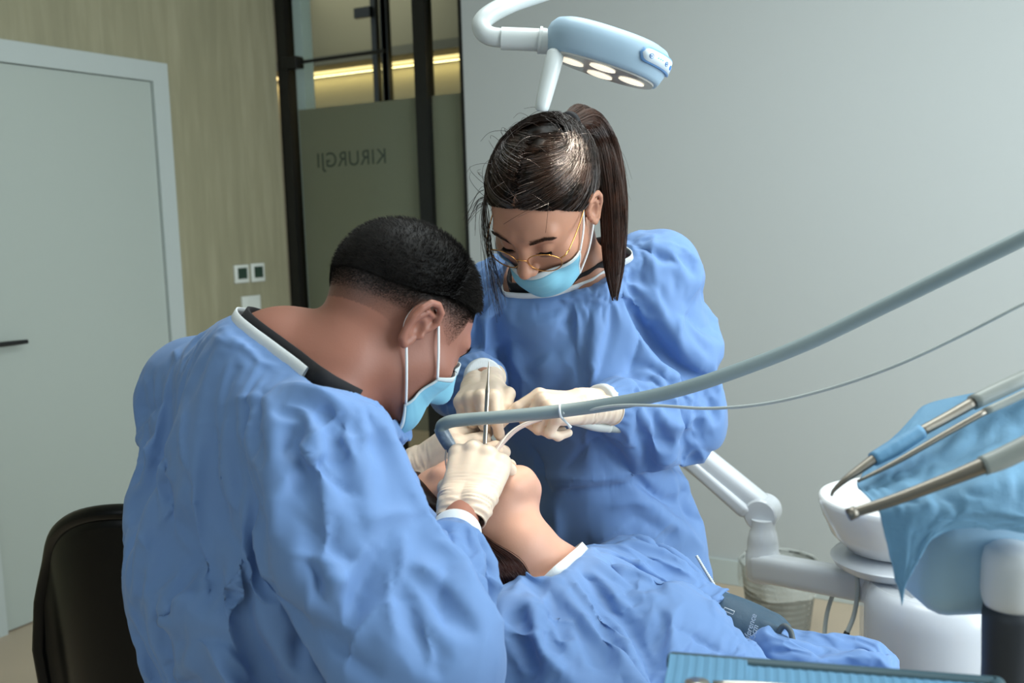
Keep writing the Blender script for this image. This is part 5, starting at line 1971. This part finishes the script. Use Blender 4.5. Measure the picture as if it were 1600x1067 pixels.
# ------------------------------------------------------------------ face masks
def face_mask(hd, parent, top, bot, amax, label, loops=True, m_in=None, fold_=0.0):
    """pleated mask round the lower face; top / bottom elevation as functions of u in -1..1"""
    C0 = np.array([0, .005, -.045])
    nu, nv = 61, 36
    fn = lambda a: head_sdf(a / np.array([1, 1, 1], np.float32), hd.female)
    def fn2(a):
        q = a.copy()
        return smin(skull_sdf(q, hd.female), rcone(q, (0, .088, .010), (0, .108, -.034), .010, .012), .025) if not hd.female else smin(skull_sdf(q, True), ell(q, (0, .082, -.066), (.032, .017, .020)), .015)
    V, rows = [], []
    uu = np.linspace(-1, 1, nu)
    for k in range(nv):
        v = k / (nv - 1)
        et, eb = top(uu), bot(uu)
        el = et + (eb - et) * v
        az = uu * amax(v)
        d = dirs_of(az, el)
        s = hd.surf(np.tile(C0, (nu, 1)), d, .0040, fn2, t0=.16)
        pl = .0014 * ((v * 3.999) % 1.0) * (np.clip(1.15 - np.abs(uu), 0, 1))     # pleats
        gap = .003 * np.exp(-((np.abs(uu) - .75) / .25) ** 2) * fold_
        s = s + d * (pl + gap + .0012 * np.sin(9 * v + 7 * uu) * np.abs(uu) ** 3)[:, None]
        rows.append(s)
    G = np.array(rows)
    def sheet(G_, name, m, par, t=.0009):
        V, f = shell(hd.wor(G_.reshape(-1, 3)).reshape(G_.shape), t)
        return put(name, V, f, m, par)
    k1 = 4
    mk = sheet(G[k1 - 1:-2], 'face_mask', M_maskb, parent)
    mk['label'] = label
    sheet(G[:k1] + 0.0004, 'nose_edge', M_maskw, mk, .0016)
    sheet(G[-3:], 'chin_edge', M_maskw, mk, .0014)
    sheet(np.concatenate([G[:, :2]], 1), 'side_binding', M_maskw, mk, .0018)
    sheet(np.concatenate([G[:, -2:]], 1), 'side_binding', M_maskw, mk, .0018)
    if loops:
        for s, j in ((-1, 0), (1, nu - 1)):
            a_, b_ = hd.wor(G[1, j]), hd.wor(G[-3, j])
            w = .955 if hd.female else 1.0
            E = lambda y, z, o: hd.wor(np.array([s * (.0725 * w + o), y, z]))
            b = MB()
            b.tube([a_, hd.wor((G[1, j] + np.array([s * .0725 * w, .006, .014])) / 2 + np.array([s * .004, 0, .001])), E(.006, .018, .003), E(-.004, .024, .006), E(-.016, .024, .004), E(-.026, .012, .002), E(-.028, -.006, .001), E(-.022, -.022, .001), E(-.012, -.032, .0035),
                    hd.wor((G[-3, j] + np.array([s * .0725 * w, -.012, -.032])) / 2 + np.array([s * .005, 0, -.002])), b_], .0016, 10, sub=60)
            b.build('ear_loop', M_loop, mk)
    return mk
face_mask(man_head, man, lambda u: .52 - .45 * np.abs(u) ** 1.3, lambda u: -.98 + .42 * np.abs(u) ** 1.5, lambda v: 1.02 + .05 * v, 'light blue pleated mask over his nose and chin')
face_mask(wo_head, woman, lambda u: -.02 + .16 * np.abs(u) ** 1.2, lambda u: -1.02 + .34 * np.abs(u) ** 1.5, lambda v: 1.0 - .02 * v, 'light blue pleated mask slipped below her nose')

# ------------------------------------------------------------------ her glasses
M_gold = mat('gold_wire', (214, 158, 92), 0.22, metal=1.0)
M_lensg = mat('spectacle_lens', (250, 250, 250), 0.02, trans=1.0, ior=1.04, spec=0.5)
gl = thing('eyeglasses', wo_head.wor((0, .105, -.02)), 'thin gold wire glasses slid down the nose of the standing woman', 'glasses')
gn = nrm(np.array([0, .96, -.20])); gu = nrm(np.array([0, .20, .96]))
def gpt(x, z, bow=.0):
    return np.array([x, .1035, -.016]) + gu * z + np.array([0, -1, 0]) * (abs(x) ** 2 * 3.2) + gn * bow
for s in (1, -1):
    ring = []
    for a in np.linspace(0, 2 * math.pi, 49):
        ring.append(gpt(s * .0345 + .0255 * math.cos(a), .0225 * math.sin(a) - .004 * math.sin(a) ** 2 * 0))
    fr_o = MB().tube(hd_ := wo_head.wor(ring), .00085, 8, cap=False).build('wire_rim', M_gold, gl)
    inner = [gpt(s * .0345 + .0250 * math.cos(a), .0220 * math.sin(a)) for a in np.linspace(0, 2 * math.pi, 48, endpoint=False)]
    c0 = np.mean(inner, 0)
    V = wo_head.wor([p + gn * o for o in (.0007, -.0007) for p in inner])
    f = [tuple(range(48)), tuple(range(48, 96))[::-1]] + [(j, 48 + j, 48 + (j + 1) % 48, (j + 1) % 48) for j in range(48)]
    put('lens', V, f, M_lensg, gl, smooth=False)
    h0 = gpt(s * .0605, .008); h1 = gpt(s * .0655, .009) + np.array([0, -.003, 0])
    MB().tube(wo_head.wor([h0, h1, np.array([s * .0690, h1[1] - .008, h1[2] + .003])]), .0012, 8).build('hinge', M_gold, gl)
    MB().tube(wo_head.wor([np.array([s * .0690, h1[1] - .006, h1[2] + .002]), np.array([s * .0735, .045, .006]), np.array([s * .0745, .004, .018]), np.array([s * .0735, -.012, .019]), np.array([s * .0735, -.030, .002])]), .00095, 8, sub=24).build('temple_arm', M_gold, gl)
    MB().add(*tube(wo_head.wor([np.array([s * .0125, .096, -.016]), np.array([s * .0115, .100, -.022])]), [.0030, .0034], 12, flat=.4)).build('nose_pad', M_lensg, gl)
MB().tube(wo_head.wor([gpt(.0095, .006), gpt(.004, .011, .003), gpt(-.004, .011, .003), gpt(-.0095, .006)]), .0009, 8, sub=16).build('bridge', M_gold, gl)
# ================================================================== DENTAL CHAIR, CUFF, INSTRUMENTS
ch0 = pPel + Bv * .05; ch0 = np.array([ch0[0], ch0[1], 0])
dch = thing('dental_chair', ch0, 'grey dental chair under the reclining patient', 'dental chair')
def pad(pts, w, t, m, name, parent):
    """upholstered slab along a path lying under the patient"""
    p = spline(pts, 14); tn = np.gradient(p, axis=0); tn /= np.linalg.norm(tn, axis=1)[:, None]
    v, f = [], []; n = 28
    for k in range(14):
        up = np.cross(tn[k], Sv); up = nrm(up if up[2] > 0 else -up)
        e = 4.0; g_ = min(1, .55 + .45 * math.sqrt(math.sin(math.pi * min(max(k, .4), 12.6) / 13) * 2)) if k in (0, 13) else 1
        for a in np.linspace(0, 2 * math.pi, n, endpoint=False):
            q = (abs(math.cos(a)) ** e + abs(math.sin(a)) ** e) ** (-1 / e)
            v.append(p[k] + Sv * (w / 2 * q * math.cos(a) * g_) + up * (t / 2 * q * math.sin(a) * g_))
    for i in range(13):
        for j in range(n):
            f.append((i * n + j, i * n + (j + 1) % n, (i + 1) * n + (j + 1) % n, (i + 1) * n + j))
    f.append(tuple(range(n))[::-1]); f.append(tuple(range(13 * n, 14 * n)))
    return put(name, v, f, m, parent)
dn = lambda p, z: p - ZA * z
hb_ = pa_head.wor((0, -.10, .0))
pad([hb_ - Bv * .09 - ZA * .055, hb_ - ZA * .068, hb_ + Bv * .07 - ZA * .078], .19, .05, M_vinyl, 'headrest', dch)
pad([dn(pNk, .20) + Bv * .03, dn(pNk + Bv * .22 - ZA * .16, .21), dn(pPel, .23)], .36, .07, M_vinyl, 'backrest', dch)
pad([dn(pPel, .24) - Bv * .03, dn((pKL + pKR) / 2, .15), dn((pFL + pFR) / 2, .11)], .42, .08, M_vinyl, 'seat', dch)
sb_ = dn(pPel, .29)
MB().tube([sb_ + Bv * .1, np.array([*(sb_ + Bv * .1)[:2], .05])], [.09, .11], 28).build('pedestal', M_unit, dch)
MB().box((*(sb_ + Bv * .08)[:2], .025), (.62, .42, .05), .02, np.array([Bv, Sv, ZA])).build('floor_plate', M_unit2, dch)
MB().tube([hb_ - ZA * .07, hb_ + Bv * .10 - ZA * .12, dn(pNk, .17) + Bv * .06], [.014, .014, .014], 14, sub=10).build('headrest_bar', M_steel, dch)

# blood pressure cuff on the far arm
M_cuff = mat('slate_blue_cuff', (62, 86, 104), 0.6, bump=[(60, .4, .003, (1, 1, 1), 'noise')])
arm_a, arm_b = P(1090, 955, 1.548), P(1222, 1010, 1.467)
ax_ = nrm(arm_b - arm_a)
cuff = thing('blood_pressure_cuff', (arm_a + arm_b) / 2, 'slate blue blood pressure cuff with white print on the patient\'s far arm', 'blood pressure cuff')
cc_ = spline([arm_a, arm_a * .5 + arm_b * .5, arm_b], 30)
v, f = [], []
fr3 = frame_of(ax_, ZA)
nn_ = 56
for k in range(30):
    u = k / 29
    for j in range(nn_):
        a = 2 * math.pi * j / nn_
        r = .043 + .0025 * math.sin(3 * a + 6 * u) + (.0035 * math.sin(9 * a + 3) * max(0, (u - .68) / .32)) - .010 * max(0, (u - .8) / .2) ** 2
        v.append(cc_[k] + fr3[0] * r * math.cos(a) + fr3[1] * r * math.sin(a) * .95)
for k in range(29):
    for j in range(nn_):
        j2 = (j + 1) % nn_
        f.append((k * nn_ + j, k * nn_ + j2, (k + 1) * nn_ + j2, (k + 1) * nn_ + j))
cw = put('cuff_wrap', v, f, M_cuff, cuff)
sm = cw.modifiers.new('thickness', 'SOLIDIFY'); sm.thickness = .004; sm.offset = -1
M_print = mat('white_print', (226, 230, 232), 0.6)
def on_cuff(px, py):
    """nearest place on the wrap along a view ray"""
    r = ray(px, py); t = np.linspace(1.2, 1.7, 1200)
    q = CAM + r * t[:, None]
    s = (q - arm_a) @ ax_; rd = np.linalg.norm(q - arm_a - s[:, None] * ax_, axis=1)
    k = np.argmax(rd < .0470) if (rd < .0470).any() else int(np.argmin(rd))
    q = q[k]; s = (q - arm_a) @ ax_
    return q, nrm(q - arm_a - s * ax_)
for (txt, x, y, s_) in (('umference', 1167, 1011, .0125), ('x23.5cm', 1174, 1017, .0125)):
    q, nn = on_cuff(x, y)
    tx = nrm(P(x + 10, y - 24, 1.5) - P(x, y, 1.5)); tx = nrm(tx - nn * (tx @ nn)); ty = np.cross(nn, tx)
    text_mesh(txt, s_, q + nn * .0012, np.array([tx, ty, nn]), M_print, 'printed_text', cw)
for (x, y, w_, h_) in ((1139, 955, .016, .0055), (1139, 971, .0055, .010)):
    q, nn = on_cuff(x, y)
    tx = nrm(ax_ - nn * (ax_ @ nn)); ty = np.cross(nn, tx)
    lp = [q + nn * .0012 + tx * a * w_ / 2 + ty * b_ * h_ / 2 for a, b_ in ((-1, -1), (1, -1), (1, 1), (-1, 1), (-1, -1))]
    MB().tube(lp, .0006, 6).build('printed_mark', M_print, cw)
MB().tube(PP((1212, 1004, 1.45), (1218, 985, 1.445), (1226, 978, 1.44), (1235, 986, 1.435), (1240, 1003, 1.43), (1252, 1022, 1.42)), .0042, 12, sub=30).build('air_tube', mat('dark_grey_tube', (84, 92, 94), .5), cuff)

# the bunched sleeve below the cuff and the gown's white tie cord
def sleeve_fn(p):
    return chain(p, [P(1212, 1030, 1.455), P(1240, 1026, 1.445), P(1270, 1034, 1.43), P(1300, 1042, 1.425), P(1335, 1046, 1.41), P(1352, 1056, 1.41)], [.024, .034, .036, .032, .035, .024], .012)
V, Q = nets(sleeve_fn, *px_bounds([P(1180, 980, 1.5), P(1390, 1090, 1.35)], .06), .0052)
V = project(sleeve_fn, V, 2)
pins = np.full(len(V), .05)
W = crumple(V, Q, pins, frames=16, grow=.24, bend=.8, gravity=0.0, noise=.010, seed=21)
W = crisp(W, Q, 1.0, 5)
subdiv(put('bunched_sleeve', W, Q, M_gown, pa_gown))
cp_ = spline(PP((1088, 868, 1.66), (1106, 898, 1.65), (1126, 930, 1.64), (1146, 960, 1.62), (1160, 985, 1.60)), 120)
r_ = [.0026 + .0008 * math.sin(k * 2.1) for k in range(120)]
MB().tube(cp_, r_, 8).build('tie_cord', M_knit, pa_gown)

# ---- handpiece with its grey hose
hs = thing('dental_handpiece', P(700, 690, 1.41), 'dental handpiece in the seated man\'s glove on a long thick grey hose', 'dental handpiece')
MB().tube(PP((1700, 318, 1.06), (1600, 371, 1.09), (1500, 420, 1.13), (1380, 479, 1.18), (1250, 541, 1.23), (1100, 597, 1.28), (1000, 623, 1.32), (900, 639, 1.355), (800, 650, 1.38), (735, 655, 1.395), (706, 658, 1.40), (692, 664, 1.405), (689, 673, 1.408)), [.0092] * 11 + [.0092, .0092], 18, sub=120).build('hose', M_hose, hs)
con = MB()
cpts = PP((688, 668, 1.408), (692, 678, 1.409), (700, 692, 1.412), (708, 704, 1.415), (716, 715, 1.418))
con.tube(cpts, [.0096, .0100, .0096, .0080, .0062], 22, sub=24)
ca, cbx = cpts[0], cpts[-1]
M_conn = mat('mottled_blue_grey_connector', (118, 134, 150), .35, var=(160, .25, (1, 1, 1)), coat=.3)
con.build('connector', M_conn, hs)
MB().tube(PP((713, 711, 1.417), (726, 726, 1.424), (742, 734, 1.435), (752, 722, 1.455), (754, 708, 1.465)), [.0062, .0056, .005, .0036, .0028], 16, sub=24).build('handpiece_body', M_steel, hs)
tie = MB()
th_ = P(877, 641.5, 1.361); tdir = nrm(P(900, 639, 1.355) - P(850, 644.5, 1.367)); tf = frame_of(tdir)
tie.tube([th_ + (tf[0] * math.cos(a) + tf[1] * math.sin(a)) * .0100 for a in np.linspace(0, 2 * math.pi, 33)], .0017, 8, cap=False)
tie.tube([th_ - ZA * .0095 - DA * .002, th_ - ZA * .018 + XA * .008 - DA * .002, th_ - ZA * .024 + XA * .012], [.0018, .0016, .0026], 8)
tie.build('hose_clip', M_loop, hs)
MB().tube(PP((1700, 425, .98), (1600, 474, 1.0), (1500, 525, 1.04), (1400, 571, 1.08), (1300, 606, 1.13), (1200, 630, 1.18), (1110, 638, 1.23), (1030, 634, 1.28), (960, 634, 1.32), (895, 645, 1.355), (879, 645, 1.352)), .0020, 10, sub=110).build('thin_cable', M_cable, hs)
M_cleart = mat('milky_clear_tube', (214, 208, 198), .2, alpha=.6)
MB().tube(PP((697, 703, 1.404), (696, 716, 1.398), (698, 732, 1.394), (704, 745, 1.390), (718, 755, 1.384), (732, 759, 1.382), (744, 754, 1.386), (757, 741, 1.392), (768, 718, 1.41), (778, 700, 1.44), (796, 676, 1.465), (820, 661, 1.475), (845, 655, 1.48)), .0013, 8, sub=80).build('water_tube', M_cleart, hs)

# ---- probe held upright by the woman
pr_ = thing('dental_probe', P(760, 640, 1.487), 'slim steel dental probe held upright in her right hand', 'dental probe')
top_, bot_ = P(764, 565, 1.50), P(757, 706, 1.478)
L_ = np.linalg.norm(bot_ - top_); pa_ = nrm(bot_ - top_)
prof = [(.0006, 0), (.0012, L_ * .06), (.0017, L_ * .22), (.0030, L_ * .29), (.0036, L_ * .32)]
k_ = 34
for i in range(k_):
    u = .34 + .58 * i / k_
    prof += [(.0038, L_ * u), (.0033, L_ * (u + .29 / k_))]
prof += [(.0032, L_ * .95), (.0022, L_ * .99), (.0008, L_ * 1.04)]
MB().lathe(prof, top_, pa_, 18).build('knurled_shaft', M_steel, pr_, auto=60)

# ---- suction tip and ridged hose in her left hand
su_ = thing('suction_tube', P(880, 652, 1.50), 'clear suction tip on a ridged grey tube in her left hand', 'suction tube')
MB().tube(PP((862, 652, 1.497), (835, 658, 1.492), (808, 670, 1.488), (788, 688, 1.482), (771, 708, 1.474), (764, 720, 1.47)), [.0048, .0052, .0058, .0062, .0060, .0045], 18, sub=40, flat=.55).build('clear_tip', mat('clear_suction_plastic', (222, 208, 204), .12, alpha=.62, coat=.4), su_)
MB().tube(PP((860, 652, 1.497), (905, 660, 1.515), (930, 666, 1.535), (952, 668, 1.55)), [.0055, .0065, .0078, .0082], 18, sub=16).build('valve_handle', mat('grey_valve_plastic', (186, 190, 186), .4), su_)
rp = spline(PP((950, 668, 1.55), (978, 670, 1.58), (1010, 674, 1.63), (1040, 672, 1.69), (1060, 668, 1.73)), 110)
MB().tube(rp, [.0078 if k % 2 else .0068 for k in range(110)], 14).build('ridged_hose', mat('ridged_grey_hose', (158, 164, 162), .5), su_)

# ---- tray at the bottom edge of the view
za = P(1052, 1021, .86)[2]
A_, B_ = on_plane(1050, 1019, 2, za), on_plane(1560, 1058, 2, za)
te = nrm(B_ - A_); tn_ = np.cross(te, ZA); tn_ = tn_ if tn_ @ (CAM - A_) > 0 else -tn_
tw, td = np.linalg.norm(B_ - A_), .20
tray = thing('instrument_tray', A_ + te * tw / 2 + tn_ * td / 2, 'tray lined with ridged teal paper at the bottom right edge of the view', 'tray')
TR = np.array([te, tn_, ZA])
b = MB()
b.box(A_ + te * tw / 2 + tn_ * td / 2 - ZA * .012, (tw + .006, td, .018), .006, TR)
b.build('tray_plate', M_linershade, tray)
b = MB()
for (c, s_) in ((A_ + te * tw / 2 + tn_ * .006, (tw + .008, .014, .016)), (A_ + te * tw / 2 + tn_ * (td - .006), (tw + .008, .012, .016)), (B_ + tn_ * td / 2 - te * .004, (.012, td, .016))):
    b.box(c - ZA * .006, s_, .005, TR, 3)
b.build('tray_rim', M_linershade, tray)
v, f = [], []
nx_, ny_ = 260, 10
for i in range(nx_):
    for j in range(ny_):
        x_ = tw * (-.004 + 1.0 * i / (nx_ - 1)); y_ = .010 + (td - .022) * j / (ny_ - 1)
        h_ = .0003 * math.sin(i * 1.9) * .5 + .00025 * math.sin(i * .77 + 1) + .004 * math.exp(-((y_ - .010) / .006) ** 2) * (i < nx_ * .25)
        v.append(A_ + te * x_ + tn_ * y_ + ZA * (h_ - .001))
for i in range(nx_ - 1):
    for j in range(ny_ - 1):
        f.append((i * ny_ + j, i * ny_ + j + 1, (i + 1) * ny_ + j + 1, (i + 1) * ny_ + j))
put('paper_liner', v, f, M_liner, tray)
tq = on_plane(1215, 1080, 2, za)
it = thing('dental_mirror', tq, 'steel instrument lying on the teal paper of the tray, cut by the frame edge', 'dental instrument')
MB().tube([tq - te * .05 + tn_ * .006 + ZA * .005, tq + te * .0 + tn_ * .004 + ZA * .005, tq + te * .09 + tn_ * .010 + ZA * .005], [.0022, .0036, .0036], 12, sub=10).build('handle', M_steel, it)
pm = tq - te * .062 + tn_ * .007 + ZA * .004
MB().lathe([(.010, -.001), (.010, .001), (0, .0012)], pm, ZA, 24).build('mirror_head', M_steel, it)

# ---- instrument console under its light blue drape
pc = thing('instrument_console', P(1560, 860, .93), 'white instrument console with dark grip under the light blue drape', 'instrument console')
M_cons = mat('console_plastic', (150, 184, 206), .4)
cxx = nrm(P(1620, 800, .93) - P(1440, 830, .93)); czz = ZA; cyy = np.cross(czz, cxx); cxx = np.cross(cyy, czz)
CRm = np.array([cxx, cyy, czz])
MB().box(P(1552, 862, .965), (.165, .09, .105), .026, CRm, 5).build('console_body', M_cons, pc)
hd0 = P(1582, 900, .90)
b = MB()
b.lathe([(.0, .040), (.018, .039), (.0245, .034), (.0265, .022), (.0265, -.004), (.025, -.012), (.022, -.020)], hd0 - ZA * .010, (0.02, 0.0, 1), 36)
b.build('grip_collar', M_unit2, pc)
MB().lathe([(.0235, 0), (.0245, -.01), (.0225, -.06), (.0215, -.16), (.012, -.17), (0, -.171)], hd0 - ZA * .028, (0.02, 0.0, 1), 36).build('dark_grip', M_darkgrip, pc)
bm_ = P(1590, 790, 1.0)
bs_ = bm_ + XA * .42 + DA * .46
MB().tube([bm_ + XA * .02, bm_ + XA * .16 + DA * .15 - ZA * .02, bs_ - ZA * .2, np.array([*bs_[:2], .02])], [.03, .035, .04, .045], 20, sub=20).build('support_arm', M_unit2, pc)
MB().lathe([(.22, 0), (.22, .025), (.06, .045), (0, .045)], np.array([*bs_[:2], 0]), n=40).build('floor_base', M_unit2, pc)

rows = [
    [(1427, 655, 1.03), (1447, 632, 1.03), (1530, 612, 1.03), (1620, 592, 1.03), (1720, 570, 1.03)],
    [(1366, 713, 1.00), (1420, 678, .995), (1510, 650, .99), (1620, 622, .98), (1720, 605, .98)],
    [(1345, 748, .965), (1410, 720, .96), (1500, 695, .955), (1620, 668, .95), (1720, 650, .95)],
    [(1338, 764, .94), (1405, 752, .93), (1490, 735, .92), (1620, 705, .915), (1720, 690, .915)],
    [(1358, 786, .90), (1425, 778, .89), (1505, 768, .88), (1620, 760, .875), (1720, 750, .875)],
    [(1374, 806, .885), (1440, 802, .872), (1515, 800, .865), (1620, 806, .862), (1720, 800, .862)],
]
hang = [[(1384, 850, .885), (1432, 836, .874), (1505, 812, .866), (1620, 816, .863), (1720, 812, .862)],
        [(1396, 905, .888), (1424, 872, .878), (1490, 822, .868), (1620, 826, .864), (1720, 822, .862)],
        [(1409, 948, .890), (1420, 905, .880), (1480, 832, .870), (1620, 836, .865), (1720, 832, .862)]]
ctl = np.array([[P(*q) for q in r] for r in rows + hang])
nu, nv = 72, 90
C1 = np.array([spline(ctl[i], nu) for i in range(len(ctl))])
G = np.array([spline(C1[:, j], nv) for j in range(nu)]).transpose(1, 0, 2)
uv = np.stack(np.meshgrid(np.linspace(0, 1, nv), np.linspace(0, 1, nu), indexing='ij'), -1)
q3 = np.stack([uv[..., 0].ravel() * 3, uv[..., 1].ravel() * 9, 0 * uv[..., 0].ravel()], 1)
wr_ = (np.abs(vnoise(q3, 1.0, 4)) * .010 + np.abs(vnoise(q3 * np.array([2.5, 1.2, 1]), 1.6, 6)) * .004).reshape(nv, nu)
G = G + ZA * wr_[..., None] * np.clip(uv[..., 0:1] * 6, 0, 1) * .8 - CF * (wr_[..., None] * .4)
V, f_ = shell(G, .0012)
dr = put('paper_drape', V, f_, M_drape, None)
setp(dr, 'light blue drape spread over the instrument console, hanging in a point', 'drape')

def instrument(name, label, parts, cat='dental instrument'):
    t = thing(name, P(*parts[0][2][0]), label, cat, None)
    for (pn, m, pts, rad, sub) in parts:
        MB().tube(PP(*pts), rad, 16, sub=sub).build(pn, m, t)
    return t
M_wrap = mat('blue_barrier_sleeve', (98, 148, 184), .6, bump=[(80, .5, .003, (1, 1, 1), 'noise')])
M_greym = mat('grey_satin_body', (142, 148, 144), .4)
instrument('air_water_syringe', 'uppermost instrument on the blue drape, with a curved steel tip', [
    ('spray_tip', M_bronze, [(1299, 775, .93), (1303, 766, .93), (1320, 750, .93), (1345, 732, .935), (1370, 714, .94)], [.0013, .0019, .0030, .0042, .0050], 24),
    ('barrier_sleeve', M_wrap, [(1364, 718, .94), (1400, 698, .945), (1440, 674, .95)], [.0068, .0082, .0072], 14),
    ('handle', M_bronze, [(1434, 677, .95), (1480, 652, .96), (1522, 628, .968)], [.0050, .0052, .0056], 10),
    ('hose_coupling', M_greym, [(1520, 629, .968), (1560, 610, .975), (1594, 594, .98), (1680, 552, 1.0)], [.0075, .0080, .0078, .0078], 14)])
instrument('scaler_handpiece', 'thinnest instrument on the blue drape, between the two thicker ones', [
    ('handle', M_bronze, [(1340, 752, .925), (1400, 722, .93), (1470, 682, .935), (1541, 642, .94)], [.0014, .0026, .0030, .0032], 20),
    ('hose_coupling', M_greym, [(1539, 643, .94), (1590, 620, .945), (1680, 575, .95)], [.0036, .0040, .0040], 10)])
instrument('turbine_handpiece', 'lowest and thickest instrument on the blue drape, with a round end', [
    ('round_head', M_bronze, [(1325, 805, .875), (1338, 799, .875)], [.0056, .0056], 0),
    ('handle', M_bronze, [(1331, 802, .875), (1400, 780, .87), (1480, 750, .865), (1540, 726, .86)], [.0044, .0052, .0062, .0074], 24),
    ('hose_coupling', M_greym, [(1535, 728, .86), (1575, 712, .858), (1680, 660, .85)], [.0086, .0096, .0098], 12)])
